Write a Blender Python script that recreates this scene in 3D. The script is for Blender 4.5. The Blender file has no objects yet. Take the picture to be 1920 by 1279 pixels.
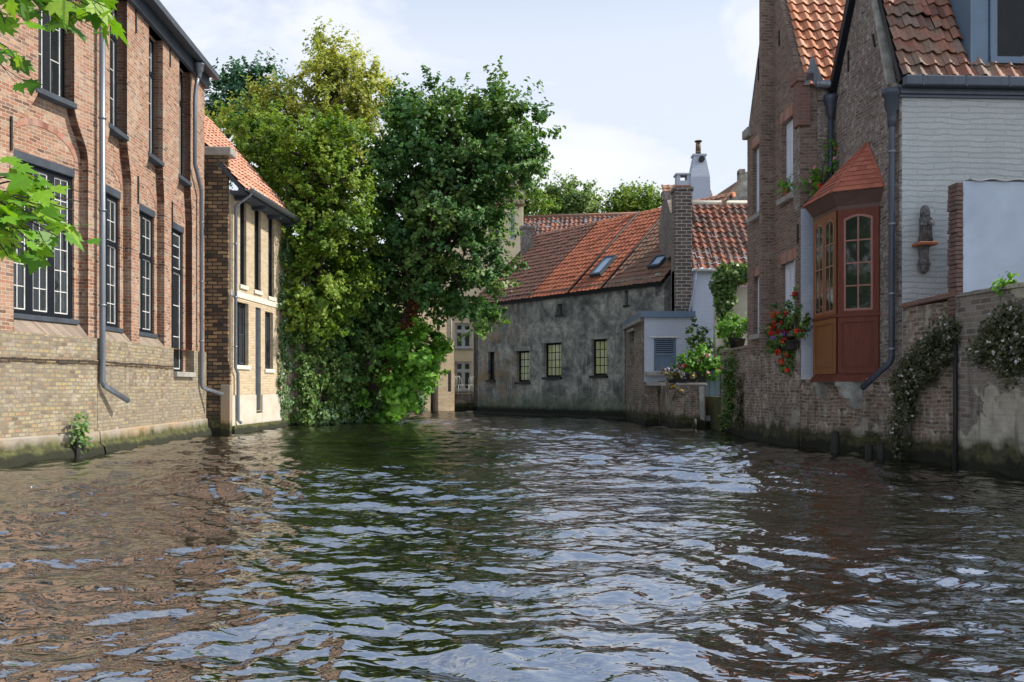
import bpy, bmesh, math, random
import numpy as np
from mathutils import Vector, Matrix
from mathutils.geometry import tessellate_polygon

S = bpy.context.scene
COL = S.collection
R = random.Random(7)
RN = np.random.default_rng(11)

# ---------------------------------------------------------------- camera, sky, sun, exposure
FPX, CX, HY, CH = 1600.0, 960.0, 725.0, 1.25
cam = bpy.data.cameras.new('camera'); camo = bpy.data.objects.new('camera', cam); COL.objects.link(camo)
cam.sensor_width = 36; cam.lens = FPX/1920*36; cam.shift_y = (HY-639.5)/1920
cam.clip_start = 0.05; cam.clip_end = 3000
camo.location = (0, 0, CH); camo.rotation_euler = (math.pi/2, 0, 0)
S.camera = camo

SUN_EL, SUN_AZ = math.radians(45), math.radians(3)          # azimuth measured from +X towards +Y
sdir = Vector((math.cos(SUN_EL)*math.cos(SUN_AZ), math.cos(SUN_EL)*math.sin(SUN_AZ), math.sin(SUN_EL)))
sl = bpy.data.lights.new('sun', 'SUN'); so = bpy.data.objects.new('sun', sl); COL.objects.link(so)
sl.energy = 3.7; sl.angle = math.radians(0.6); sl.color = (1.0, 0.92, 0.80)
so.rotation_euler = sdir.to_track_quat('Z', 'Y').to_euler(); so.location = (20, 10, 40)

S.view_settings.view_transform = 'Standard'; S.view_settings.look = 'None'
S.view_settings.gamma = 1; S.view_settings.exposure = 0.95

class G:
    def __init__(s, tree): s.t = tree
    def n(s, typ, ins=None, **props):
        nd = s.t.nodes.new(typ)
        for k, v in props.items(): setattr(nd, k, v)
        for k, v in (ins or {}).items():
            sk = nd.inputs[k]
            if isinstance(v, bpy.types.NodeSocket): s.t.links.new(v, sk)
            else: sk.default_value = v
        return nd
    def math(s, op, a, b=0.0, clamp=False):
        return s.n('ShaderNodeMath', {0: a, 1: b}, operation=op, use_clamp=clamp).outputs[0]
    def mix(s, f, a, b, mode='MIX'):
        nd = s.n('ShaderNodeMix', data_type='RGBA', blend_type=mode)
        for k, v in ((0, f), (6, a), (7, b)):
            if isinstance(v, bpy.types.NodeSocket): s.t.links.new(v, nd.inputs[k])
            else: nd.inputs[k].default_value = v if k == 0 else (*v[:3], 1)
        return nd.outputs[2]
    def ramp(s, f, stops, interp='LINEAR'):
        nd = s.n('ShaderNodeValToRGB', {0: f}); r = nd.color_ramp; r.interpolation = interp
        while len(r.elements) < len(stops): r.elements.new(0.5)
        for e, (p, c) in zip(r.elements, stops):
            e.position = p; e.color = (*c[:3], 1) if hasattr(c, '__len__') else (c, c, c, 1)
        return nd.outputs[0]
    def noise(s, vec, scale, detail=4, rough=0.55, dist=0.0):
        return s.n('ShaderNodeTexNoise', {'Vector': vec, 'Scale': scale, 'Detail': detail, 'Roughness': rough, 'Distortion': dist}).outputs[0]
    def scale(s, vec, sc):
        return s.n('ShaderNodeMapping', {'Vector': vec, 'Scale': sc}).outputs[0]

W = bpy.data.worlds.new('World'); S.world = W; W.use_nodes = True
g = G(W.node_tree); W.node_tree.nodes.clear()
sky = g.n('ShaderNodeTexSky', sky_type='NISHITA', sun_disc=False, sun_elevation=SUN_EL, sun_rotation=math.pi/2-SUN_AZ,
          air_density=1.0, dust_density=1.2, ozone_density=1.5).outputs[0]
gc = g.n('ShaderNodeTexCoord').outputs['Generated']
sz = g.n('ShaderNodeSeparateXYZ', {0: gc}).outputs[2]
cn = g.noise(g.scale(gc, (1.6, 1.6, 3.4)), 1.9, 7, 0.56, 0.4)
lowf = g.ramp(sz, [(0.0, .95), (.37, .86), (.48, .42), (.8, .1)])
puff = g.n('ShaderNodeMapRange', {0: cn, 1: 0.47, 2: 0.66, 3: 0.0, 4: 0.55}).outputs[0]
cm = g.math('ADD', lowf, puff, clamp=True)
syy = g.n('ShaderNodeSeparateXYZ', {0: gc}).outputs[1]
bank = g.n('ShaderNodeMapRange', {0: syy, 1: 0.05, 2: -0.55, 3: 0.0, 4: 1.0}).outputs[0]      # unseen brightening of the sky behind the camera, added to fill shaded walls
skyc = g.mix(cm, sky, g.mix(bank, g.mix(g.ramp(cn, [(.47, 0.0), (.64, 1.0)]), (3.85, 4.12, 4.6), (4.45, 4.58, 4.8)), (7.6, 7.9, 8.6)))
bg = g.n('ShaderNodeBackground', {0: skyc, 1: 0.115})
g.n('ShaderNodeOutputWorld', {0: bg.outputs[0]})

# ---------------------------------------------------------------- geometry helpers
def ray(px, py): return Vector(((px-CX)/FPX, 1.0, (HY-py)/FPX))
def at(px, py, Y): r = ray(px, py); return Vector((r.x*Y, Y, CH+r.z*Y))   # point seen at that place, Y metres away
def water_at(px, py): return at(px, py, CH*FPX/(py-HY))

class Frame:
    """a vertical wall: local x along it (left to right seen from outside), local y into it, z up"""
    def __init__(s, p, q):
        s.p = Vector((p[0], p[1], 0)); d = Vector((q[0]-p[0], q[1]-p[1], 0)); s.L = d.length; s.U = d.normalized()
        s.D = Vector((-s.U.y, s.U.x, 0))
        s.M = Matrix(((s.U.x, s.D.x, 0, s.p.x), (s.U.y, s.D.y, 0, s.p.y), (0, 0, 1, 0), (0, 0, 0, 1)))
    def hit(s, px, py, y=0.0):
        o = Vector((0, 0, CH)); r = ray(px, py); t = ((s.p + s.D*y - o).dot(s.D))/r.dot(s.D); return o + r*t
    def uz(s, px, py, y=0.0):
        h = s.hit(px, py, y); return ((h-s.p).dot(s.U), h.z)
    def u(s, px, y=0.0): return s.uz(px, HY, y)[0]
    def rect(s, x0, x1, yt, yb, y=0.0):
        pm = (x0+x1)/2
        return s.u(x0, y), s.u(x1, y), s.uz(pm, yb, y)[1], s.uz(pm, yt, y)[1]
    def w(s, u, y, z): return s.p + s.U*u + s.D*y + Vector((0, 0, z))

def loc_frame(p): f = Frame((p[0], p[1]), (p[0]+1, p[1])); return f

class MB:
    def __init__(s): s.v = []; s.f = []; s.sm = []; s.mi = []; s.r = []; s.cm = 0; s.cr = None
    def _f(s, f, smooth=False):
        s.f.append(f); s.sm.append(smooth); s.mi.append(s.cm); s.r.append(R.random() if s.cr is None else s.cr)
    def quad(s, a, b, c, d, smooth=False):
        i = len(s.v); s.v += [tuple(a), tuple(b), tuple(c), tuple(d)]; s._f((i, i+1, i+2, i+3), smooth)
    def tri(s, a, b, c):
        i = len(s.v); s.v += [tuple(a), tuple(b), tuple(c)]; s._f((i, i+1, i+2))
    def box(s, x0, x1, y0, y1, z0, z1, ch=0.0):
        if ch <= 0:
            i = len(s.v)
            s.v += [(x0,y0,z0),(x1,y0,z0),(x1,y1,z0),(x0,y1,z0),(x0,y0,z1),(x1,y0,z1),(x1,y1,z1),(x0,y1,z1)]
            for f in ((0,3,2,1),(4,5,6,7),(0,1,5,4),(1,2,6,5),(2,3,7,6),(3,0,4,7)): s._f(tuple(i+k for k in f))
        else:
            bm = bmesh.new(); bmesh.ops.create_cube(bm, size=1)
            for v in bm.verts: v.co = Vector(((x0+x1)/2+v.co.x*(x1-x0), (y0+y1)/2+v.co.y*(y1-y0), (z0+z1)/2+v.co.z*(z1-z0)))
            bmesh.ops.bevel(bm, geom=bm.edges[:], offset=ch, segments=1, affect='EDGES'); s.add_bm(bm)
    def add_bm(s, bm, smooth=False):
        i = len(s.v); bm.verts.index_update()
        s.v += [tuple(v.co) for v in bm.verts]
        for f in bm.faces: s._f(tuple(i+v.index for v in f.verts), smooth)
        bm.free()
    def prism(s, out, y0, y1, holes=(), back=True, sides=True):
        """outline in (x, z), extruded from y0 (front) to y1"""
        loops = [list(out)] + [list(h) for h in holes]
        tris = tessellate_polygon([[Vector((p[0], p[1], 0)) for p in l] for l in loops])
        flat = [p for l in loops for p in l]; i = len(s.v)
        s.v += [(p[0], y0, p[1]) for p in flat] + [(p[0], y1, p[1]) for p in flat]; n = len(flat)
        for a, b, c in tris:
            ax, az = flat[a]; bx, bz = flat[b]; cx, cz = flat[c]
            if (bx-ax)*(cz-az)-(bz-az)*(cx-ax) < 0: b, c = c, b
            s._f((i+a, i+b, i+c))
            if back: s._f((i+n+a, i+n+c, i+n+b))
        k = 0
        for li, l in enumerate(loops):
            m = len(l); ar = sum(l[j][0]*l[(j+1)%m][1]-l[(j+1)%m][0]*l[j][1] for j in range(m))
            fl = (ar < 0) != (li > 0)
            if sides or li > 0:
                for j in range(m):
                    a, b = i+k+j, i+k+(j+1)%m
                    s._f((a, b, b+n, a+n) if fl else (b, a, a+n, b+n))
            k += m
    def tube(s, pts, rad, sides=8, cap=True):
        pts = [Vector(p) for p in pts]; rr = rad if hasattr(rad, '__len__') else [rad]*len(pts)
        i = len(s.v); up = Vector((0, 0, 1)); px = None
        for k, p in enumerate(pts):
            d = (pts[min(k+1, len(pts)-1)]-pts[max(k-1, 0)]).normalized()
            x = (px - d*px.dot(d)) if px is not None else (d.cross(up) if abs(d.dot(up)) < .95 else d.cross(Vector((1, 0, 0))))
            x.normalize(); px = x; y = d.cross(x)
            for j in range(sides):
                a = 2*math.pi*j/sides; s.v.append(tuple(p + (x*math.cos(a)+y*math.sin(a))*rr[k]))
        for k in range(len(pts)-1):
            for j in range(sides):
                a = i+k*sides+j; b = i+k*sides+(j+1) % sides; s._f((a, b, b+sides, a+sides), True)
        if cap:
            s._f(tuple(i+j for j in range(sides))[::-1]); s._f(tuple(i+(len(pts)-1)*sides+j for j in range(sides)))
    def lathe(s, c, prof, sides=14, sx=1, sy=1):
        i = len(s.v)
        for r, z in prof:
            for j in range(sides):
                a = 2*math.pi*j/sides; s.v.append((c[0]+r*sx*math.cos(a), c[1]+r*sy*math.sin(a), c[2]+z))
        for k in range(len(prof)-1):
            for j in range(sides):
                a = i+k*sides+j; b = i+k*sides+(j+1) % sides; s._f((a, b, b+sides, a+sides), True)
        s._f(tuple(i+j for j in range(sides))[::-1]); s._f(tuple(i+(len(prof)-1)*sides+j for j in range(sides)))
    def ball(s, c, r, sub=2, sc=(1, 1, 1), jit=0.0):
        bm = bmesh.new(); bmesh.ops.create_icosphere(bm, subdivisions=sub, radius=1)
        for v in bm.verts:
            k = 1+R.uniform(-jit, jit); v.co = Vector((c[0]+v.co.x*r*sc[0]*k, c[1]+v.co.y*r*sc[1]*k, c[2]+v.co.z*r*sc[2]*k))
        s.add_bm(bm, True)
    def build(s, name, mats, parent=None, frame=None, world=False):
        me = bpy.data.meshes.new(name)
        v = s.v
        rootM = parent['_M'] if isinstance(parent, dict) else None
        if world and rootM is not None:
            inv = rootM.inverted(); v = [tuple(inv @ Vector(p)) for p in v]
        me.from_pydata(v, [], s.f); me.polygons.foreach_set('use_smooth', s.sm)
        mats = mats if isinstance(mats, (list, tuple)) else [mats]
        for m in mats: me.materials.append(m)
        me.polygons.foreach_set('material_index', s.mi)
        at_ = me.attributes.new('rnd', 'FLOAT', 'FACE'); at_.data.foreach_set('value', s.r)
        o = bpy.data.objects.new(name, me); COL.objects.link(o)
        if parent is not None:
            o.parent = parent['o'] if isinstance(parent, dict) else parent
            if frame is not None and rootM is not None: o.matrix_basis = rootM.inverted() @ frame.M
        elif frame is not None: o.matrix_basis = frame.M
        return o

def tag(o, label, cat, group=None):
    o['label'] = label; o['category'] = cat; o['kind'] = 'thing'
    if group: o['group'] = group
    return o
def thing(name, label, cat, frame=None, group=None, loc=None):
    o = bpy.data.objects.new(name, None); COL.objects.link(o); o.empty_display_size = .2
    M = frame.M.copy() if frame else Matrix.Translation(Vector(loc or (0, 0, 0)))
    o.matrix_basis = M; tag(o, label, cat, group)
    return {'o': o, '_M': M}

# ---------------------------------------------------------------- materials
def new_mat(name):
    m = bpy.data.materials.new(name); m.use_nodes = True; m.node_tree.nodes.clear(); return m, G(m.node_tree)
def finish(g, col, rough=0.8, bump=None, bdist=0.01, bstr=1.0, spec=0.3, **kw):
    ins = {'Base Color': col if isinstance(col, bpy.types.NodeSocket) else (*col[:3], 1), 'Roughness': rough, 'Specular IOR Level': spec}
    ins.update(kw)
    if bump is not None:
        ins['Normal'] = g.n('ShaderNodeBump', {'Height': bump, 'Distance': bdist, 'Strength': bstr}).outputs[0]
    p = g.n('ShaderNodeBsdfPrincipled', ins); g.n('ShaderNodeOutputMaterial', {0: p.outputs[0]}); return p

def wallvec(g):
    tc = g.n('ShaderNodeTexCoord').outputs['Object']
    x = g.n('ShaderNodeSeparateXYZ', {0: tc}).outputs
    return tc, g.n('ShaderNodeCombineXYZ', {0: g.math('ADD', x[0], x[1]), 1: x[2], 2: 0.0}).outputs[0], x[2]

def brick(name, pal, mortar, bw=.21, rh=.07, ms=.011, bump=1.0, bd=.012, dirt=None, patch=None, streak=None, moss=None,
          wob=.012, rough=.9, lime=None, zmix=None):
    m, g = new_mat(name); tc, vec, z = wallvec(g)
    nz = g.n('ShaderNodeTexNoise', {'Vector': vec, 'Scale': 2.3, 'Detail': 3}).outputs[1]
    off = g.n('ShaderNodeVectorMath', {0: nz, 1: (.5, .5, .5)}, operation='SUBTRACT').outputs[0]
    off = g.n('ShaderNodeVectorMath', {0: off, 3: wob*4}, operation='SCALE').outputs[0]
    v2 = g.n('ShaderNodeVectorMath', {0: vec, 1: off}, operation='ADD').outputs[0]
    b = g.n('ShaderNodeTexBrick', {'Vector': v2, 'Color1': (0, 0, 0, 1), 'Color2': (1, 1, 1, 1), 'Mortar': (.5, .5, .5, 1), 'Scale': 1.0,
            'Mortar Size': ms, 'Mortar Smooth': .25, 'Bias': 0.0, 'Brick Width': bw, 'Row Height': rh}, offset=.5)
    k = len(pal)-1
    col = g.ramp(b.outputs[0], [(i/k, c) for i, c in enumerate(pal)])
    fine = g.noise(tc, 38, 5, .65); big = g.noise(tc, .8, 5, .6)
    col = g.mix(g.ramp(fine, [(.3, 0.0), (.75, .55)]), col, tuple(c*.45 for c in pal[len(pal)//2]))
    mor = b.outputs[1]
    col = g.mix(mor, col, mortar)
    if zmix:     # other brick above a height
        z0, pal2 = zmix; col = g.mix(g.ramp(z, [(0, 0.0), (1, 1.0)]), col, pal2)
    if lime: col = g.mix(g.ramp(g.noise(tc, lime[2], 6, .65), [(lime[1], 0.0), (min(1, lime[1]+.12), lime[3])]), col, lime[0])
    if dirt: col = g.mix(g.ramp(big, [(dirt[1], 0.0), (dirt[1]+.25, dirt[2])]), col, dirt[0])
    h = g.math('ADD', g.math('MULTIPLY', mor, -1.0), g.math('MULTIPLY', fine, .9))
    if patch:    # render that still covers part of the bricks
        pm = g.ramp(g.noise(tc, patch[2], 6, .62), [(patch[1], 0.0), (patch[1]+.03, 1.0)])
        pc = g.mix(g.ramp(g.noise(tc, 3.1, 6, .65), [(.3, 0.0), (.7, 1.0)]), patch[0], tuple(c*.55 for c in patch[0]))
        col = g.mix(pm, col, pc); h = g.math('ADD', g.math('MULTIPLY', h, g.math('SUBTRACT', 1.0, g.math('MULTIPLY', pm, .8))), pm)
    if streak:
        sn = g.noise(g.scale(tc, (5.5, 5.5, .55)), 1.2, 5, .6)
        col = g.mix(g.ramp(sn, [(streak[1], 0.0), (streak[1]+.18, streak[2])]), col, streak[0])
    if moss:     # tide line of algae
        wob_ = g.math('MULTIPLY', g.noise(tc, 3.2, 5, .6), moss[2])
        zz = g.math('SUBTRACT', z, wob_)
        mf = g.n('ShaderNodeMapRange', {0: zz, 1: moss[0]-moss[2]*.5, 2: moss[0]-moss[2]*.5-.16, 3: 0.0, 4: .93}).outputs[0]
        mc = g.mix(g.ramp(g.noise(tc, 9, 4), [(.35, 0.0), (.6, 1.0)]), moss[1], tuple(c*.32 for c in moss[1]))
        col = g.mix(mf, col, mc)
        lf = g.n('ShaderNodeMapRange', {0: zz, 1: moss[0]*.45-moss[2]*.5, 2: moss[0]*.45-moss[2]*.5-.07, 3: 0.0, 4: .92}).outputs[0]
        col = g.mix(lf, col, (.012, .014, .008))
    finish(g, col, rough, h, bd, bump); return m

def plain(name, c, rough=.55, var=.25, scale=4.0, bump=.15, metallic=0.0, spec=.4, c2=None, streaks=False):
    m, g = new_mat(name); tc = g.n('ShaderNodeTexCoord').outputs['Object']
    v = g.scale(tc, (6, 6, .7)) if streaks else tc
    nz = g.noise(v, scale, 6, .62); fine = g.noise(tc, scale*14, 4, .6)
    col = g.mix(g.ramp(nz, [(.32, 0.0), (.72, 1.0)]), c, c2 or tuple(x*(1-var) for x in c))
    ro = g.math('ADD', rough-.08, g.math('MULTIPLY', fine, .16))
    finish(g, col, ro, fine, .004, bump, spec, Metallic=metallic); return m

def tilemat(name, pal, dirt, amt=.5, rough=.75):
    m, g = new_mat(name); tc = g.n('ShaderNodeTexCoord').outputs['Object']
    r = g.n('ShaderNodeAttribute', attribute_name='rnd').outputs['Fac']
    k = len(pal)-1; col = g.ramp(r, [(i/k, c) for i, c in enumerate(pal)])
    nz = g.noise(tc, 2.2, 6, .65); fine = g.noise(tc, 26, 5, .65)
    col = g.mix(g.ramp(nz, [(.42, 0.0), (.66, amt)]), col, dirt)
    col = g.mix(g.ramp(fine, [(.45, 0.0), (.75, .55)]), col, tuple(c*.35 for c in pal[0]))
    finish(g, col, rough, fine, .006, .6, .35); return m

def leafmat(name, pal, trans=.38, tr_tint=(1.25, 1.2, .5), rough=.5):
    m, g = new_mat(name)
    r = g.n('ShaderNodeAttribute', attribute_name='rnd').outputs['Fac']
    k = len(pal)-1; col = g.ramp(r, [(i/k, c) for i, c in enumerate(pal)])
    tcn = g.n('ShaderNodeTexCoord').outputs['Object']; col = g.mix(g.ramp(g.noise(tcn, 22, 4, .6), [(.42, 0.0), (.68, .35)]), col, tuple(x*.55 for x in pal[len(pal)//2]))
    tint = g.mix(1.0, col, tr_tint, 'MULTIPLY')
    p = g.n('ShaderNodeBsdfPrincipled', {'Base Color': col, 'Roughness': rough, 'Specular IOR Level': .35})
    t = g.n('ShaderNodeBsdfTranslucent', {0: tint})
    mx = g.n('ShaderNodeMixShader', {0: trans, 1: p.outputs[0], 2: t.outputs[0]})
    g.n('ShaderNodeOutputMaterial', {0: mx.outputs[0]}); return m

def glassmat(name, c=(.012, .016, .018), rough=.03, wav=.5):
    m, g = new_mat(name); tc = g.n('ShaderNodeTexCoord').outputs['Object']
    nz = g.noise(tc, 2.6, 2, .5)
    rn = g.n('ShaderNodeAttribute', attribute_name='rnd').outputs['Fac']
    col = g.mix(g.ramp(rn, [(.45, 0.0), (1, .75)]), c, tuple(min(.45, x*2+.012) for x in c)); col = g.mix(g.ramp(g.noise(tc, 3, 5), [(.5, 0.0), (.7, .4)]), col, tuple(x*1.4+.008 for x in c))
    finish(g, col, rough, nz, .02, wav, .55, **{'IOR': 1.5}); return m

M = {}
M['brick_red'] = brick('weathered red brick', [(.1,.048,.035),(.27,.115,.07),(.34,.16,.095),(.19,.115,.085),(.42,.27,.175),(.27,.125,.075),(.33,.27,.2)], (.36,.31,.245), bw=.165, rh=.062, ms=.007,
    dirt=((.4,.32,.26), .5, .5), lime=((.46,.39,.31), .58, 7.5, .75), streak=((.16,.115,.09), .62, .45))
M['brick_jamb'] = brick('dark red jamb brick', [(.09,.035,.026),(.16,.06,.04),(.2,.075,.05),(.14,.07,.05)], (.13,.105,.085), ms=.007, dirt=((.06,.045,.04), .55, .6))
M['brick_yellow'] = brick('yellow plinth brick', [(.13,.1,.07),(.3,.245,.14),(.36,.31,.2),(.26,.225,.16),(.15,.12,.09),(.31,.2,.12),(.36,.3,.15),(.22,.19,.13)], (.17,.155,.125), bw=.135, ms=.011, wob=.02,
    dirt=((.19,.165,.13), .44, .7), lime=((.36,.335,.28), .56, 4.0, .6), streak=((.09,.075,.055), .58, .6))
M['sill_brick'] = brick('sloped sill brick', [(.2,.15,.12),(.27,.21,.17),(.33,.27,.21),(.18,.12,.1)], (.2,.18,.15), bw=.075, rh=.4, dirt=((.1,.085,.07), .45, .7))
M['mossy_cement'] = brick('wet mossy cement', [(.25,.23,.195),(.29,.265,.225),(.21,.19,.165)], (.25,.23,.2), bump=.5, bw=.6, rh=.4, ms=.004,
    dirt=((.3,.19,.09), .42, .75), streak=((.16,.14,.09), .55, .6), moss=(.4, (.07,.08,.02), .3))
M['brick_dark'] = brick('blackened brick', [(.03,.025,.02),(.16,.1,.06),(.34,.22,.11),(.06,.045,.035),(.4,.28,.15),(.05,.04,.03),(.24,.15,.09)], (.03,.027,.022), bw=.26, rh=.1, ms=.016,
    dirt=((.022,.02,.016), .5, .8), moss=(.5, (.09,.095,.04), .4))
M['brick_cream'] = brick('cream yellow brick', [(.4,.31,.2),(.46,.37,.24),(.52,.43,.3),(.36,.27,.18)], (.4,.35,.27), ms=.008, dirt=((.38,.3,.2), .52, .5))
M['stone_pale'] = plain('pale stone', (.6,.56,.47), .8, .3, 2.5, .5)
M['white_render'] = plain('whitewashed plinth', (.42,.4,.35), .85, .18, 2, .5, c2=(.33,.3,.24))
M['blue_grey'] = plain('blue grey paint', (.05,.062,.08), .6, .4, 3, .4, spec=.25)
M['navy'] = plain('dark navy paint', (.008,.011,.016), .5, .3, 4, .2, spec=.15)
M['white_paint'] = plain('white sash paint', (.52,.54,.54), .5, .3, 7, .4, c2=(.36,.36,.35))
M['zinc'] = plain('grey zinc', (.19,.215,.25), .42, .35, 3, .25, .55, streaks=True)
M['dark_zinc'] = plain('slate painted zinc', (.055,.07,.095), .4, .4, 3, .25, .25, streaks=True)
M['iron'] = plain('black iron', (.012,.011,.011), .6, .3, 6, .5)
M['glass'] = glassmat('window glass')
M['glass_dark'] = glassmat('dark dormer glass', (.006,.008,.01), .1, .6)
M['glass_dark'].node_tree.nodes['Principled BSDF'].inputs['IOR'].default_value = 1.22
M['glass_dim'] = glassmat('dusty window glass', (.03,.034,.034), .12)
M['glass_old'] = glassmat('old leaded glass', (.014,.018,.015), .05, .15)
M['blind'] = plain('pale curtain', (.36,.39,.42), .8, .25, 8, .3, streaks=True)
M['tile_orange'] = tilemat('orange clay pantile', [(.36,.13,.065),(.5,.2,.1),(.58,.27,.15),(.48,.24,.15)], (.3,.22,.16), .35)
M['tile_old'] = tilemat('old weathered pantile', [(.13,.062,.046),(.24,.1,.064),(.3,.14,.09),(.2,.15,.12)], (.16,.135,.1), .85)
M['tile_pink'] = tilemat('pale red plain tile', [(0.384,0.160,0.096),(0.464,0.224,0.144),(0.496,0.272,0.192)], (0.400,0.288,0.216), .3)
M['tile_brown'] = tilemat('dull brown red tile', [(.115,.055,.038),(.145,.066,.045),(.17,.076,.05)], (.13,.075,.05), .35)
M['tile_bright'] = tilemat('bright red orange tile', [(.28,.085,.04),(.34,.105,.05),(.4,.13,.06)], (.3,.1,.05), .3)
M['tile_tan'] = tilemat('mottled tan tile', [(.19,.095,.058),(.25,.12,.07),(.2,.12,.08)], (.14,.1,.07), .6)
M['tile_mixed'] = tilemat('patchy red and black pantile', [(.04,.038,.045),(.24,.08,.045),(.3,.11,.06),(.05,.05,.06),(.32,.13,.075),(.09,.09,.105)], (.05,.048,.05), .7)
M['tile_rust'] = tilemat('rusty red pantile', [(.08,.035,.026),(.2,.06,.032),(.27,.09,.045),(.06,.04,.034),(.16,.055,.032)], (.06,.04,.03), .8)
M['tile_oriel'] = tilemat('small red plain tile', [(.28,.085,.05),(.37,.115,.065),(.42,.15,.085)], (.26,.1,.065), .35, .6)
M['bark'] = brick('rough bark', [(.045,.034,.024),(.08,.06,.042)], (.025,.02,.015), bw=.3, rh=.05, ms=.01, wob=.06, bd=.03)
M['render_grey'] = None
M['brick_gable'] = brick('purple grey old brick', [(0.089,0.067,0.059),(0.214,0.160,0.138),(0.293,0.235,0.204),(0.196,0.142,0.125),(0.391,0.337,0.302),(0.125,0.094,0.080)], (0.275,0.253,0.222), bw=.2, rh=.065, ms=.015, bump=1.6, bd=.03, wob=.04,
    dirt=((.09,.075,.066), .46, .6), lime=((.5,.47,.43), .51, 9, .85), streak=((.08,.07,.062), .6, .5))
M['brick_gable_red'] = brick('brown red old brick', [(0.103,0.062,0.046),(0.198,0.119,0.090),(0.253,0.163,0.124),(0.150,0.097,0.075),(0.301,0.223,0.178),(0.088,0.058,0.046)], (0.229,0.193,0.157), bw=.2, rh=.067, ms=.012, bump=1.2, bd=.02, wob=.024,
    dirt=((.11,.085,.075), .46, .5), lime=((.3,.26,.235), .56, 7, .7), streak=((.06,.05,.045), .6, .5))
M['brick_stack'] = brick('dark stack brick with pale joints', [(.05,.04,.036),(.09,.07,.06),(.12,.095,.08),(.07,.055,.05)], (.34,.32,.29), bw=.34, rh=.125, ms=.013, dirt=((.04,.035,.03), .5, .6))
M['brick_redtrim'] = brick('red trim brick', [(.16,.075,.06),(.22,.1,.075),(.17,.1,.085)], (.17,.14,.12), dirt=((.1,.075,.065), .48, .7))
M['quay'] = brick('patched quay brick', [(0.103,0.066,0.046),(0.216,0.147,0.109),(0.294,0.227,0.175),(0.190,0.105,0.073),(0.362,0.311,0.248),(0.138,0.118,0.097),(0.070,0.055,0.043)], (0.268,0.240,0.194), bw=.2, rh=.07, ms=.014, bump=1.3, bd=.02, wob=.025, patch=((.34,.32,.265), .585, .95),
    dirt=((.055,.05,.04), .47, .75), lime=((.46,.43,.38), .52, 7, .8), streak=((.05,.046,.036), .56, .8), moss=(.5, (.055,.06,.016), .5))
M['quay_render'] = brick('patched quay render', [(.104,.084,.072),(.200,.168,.144),(.264,.240,.208),(.176,.116,.088),(.320,.296,.264)], (.264,.248,.216), bw=.22, rh=.085, ms=.015, bump=1.3, bd=.02, wob=.022,
    patch=((.4,.38,.31), .5, .75), dirt=((.06,.058,.045), .45, .65), streak=((.05,.05,.036), .55, .8), moss=(.5, (.06,.066,.017), .5))
M['white_brick'] = brick('white painted brick', [(0.475,0.508,0.514),(0.508,0.542,0.548),(0.452,0.486,0.492)], (0.441,0.475,0.480), bw=.62, rh=.098, ms=.008, bump=1.4, bd=.026, wob=.03,
    dirt=((.34,.36,.36), .5, .6), rough=.75, streak=((.27,.28,.275), .6, .5), lime=((.5,.53,.53), .56, 3, .5))
M['bluewhite_brick'] = brick('bluish white painted brick', [(.4,.45,.54),(.43,.48,.57)], (.34,.39,.46), bw=.22, rh=.075, ms=.009, bump=.7, wob=.012, rough=.75, dirt=((.33,.36,.42), .5, .4))
M['pale_blue'] = plain('pale blue smooth render', (.38,.44,.53), .8, .14, 2.2, .5, c2=(.31,.36,.44), spec=.15)
M['blue_paint'] = plain('blue joinery paint', (.1,.155,.225), .5, .2, 3, .15)
M['blue_dormer'] = plain('slate blue dormer cladding', (.12,.185,.255), .45, .2, 1.5, .12)
M['teal_door'] = plain('teal door paint', (.15,.22,.26), .55, .25, 3, .3, streaks=True)
M['oxblood'] = plain('oxblood red paint', (.12,.031,.018), .5, .35, 5, .3, spec=.2, streaks=True)
M['ochre_red'] = plain('ochre brown paint', (.2,.082,.03), .5, .35, 5, .3, spec=.2, streaks=True)
M['corbel'] = plain('weathered corbel stone', (.32,.32,.29), .9, .6, 5, .9)
M['statue'] = plain('dark weathered stone', (.17,.165,.165), .9, .8, 16, 1.2, c2=(.012,.012,.012))
M['wood_dark'] = plain('wet black timber', (.008,.007,.006), .7, .5, 5, .8, c2=(.016,.017,.009), streaks=True)
M['terracotta'] = plain('terracotta', (.33,.12,.06), .8, .3, 5, .3)
M['cement_cap'] = plain('grey cement', (.3,.29,.265), .9, .4, 4, .6)
M['copper_red'] = M['brick_redtrim']

# grey house render
m, g = new_mat('stained grey lime render'); tc, vec, z = wallvec(g)
n1 = g.noise(tc, 1.0, 10, .76, .5); n2 = g.noise(tc, 4.5, 6, .68); n3 = g.noise(g.scale(tc, (2.6, 2.6, .16)), 1.8, 6, .65); n4 = g.noise(tc, 22, 5, .7)
col = g.ramp(n1, [(.38, (.07,.073,.07)), (.46, (.17,.175,.165)), (.53, (.29,.29,.26)), (.63, (.48,.47,.41))])
col = g.mix(g.ramp(n2, [(.45, 0.0), (.66, .6)]), col, (.08,.085,.08))
col = g.mix(g.ramp(n3, [(.55, 0.0), (.68, .6)]), col, (.42,.43,.37))
col = g.mix(g.ramp(n4, [(.52, 0.0), (.62, .7)]), col, (.1,.1,.092))
xs = g.n('ShaderNodeSeparateXYZ', {0: tc}).outputs[0]
ox = g.math('MULTIPLY', g.ramp(g.noise(tc, 1.5, 6, .65), [(.45, 0.0), (.6, 1.0)]), g.n('ShaderNodeMapRange', {0: xs, 1: 1.5, 2: 4.2, 3: .8, 4: 0.0}).outputs[0])
col = g.mix(ox, col, (.3,.185,.09))
zw = g.math('SUBTRACT', z, g.math('MULTIPLY', g.noise(tc, 1.6, 6, .7), 1.1))
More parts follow.
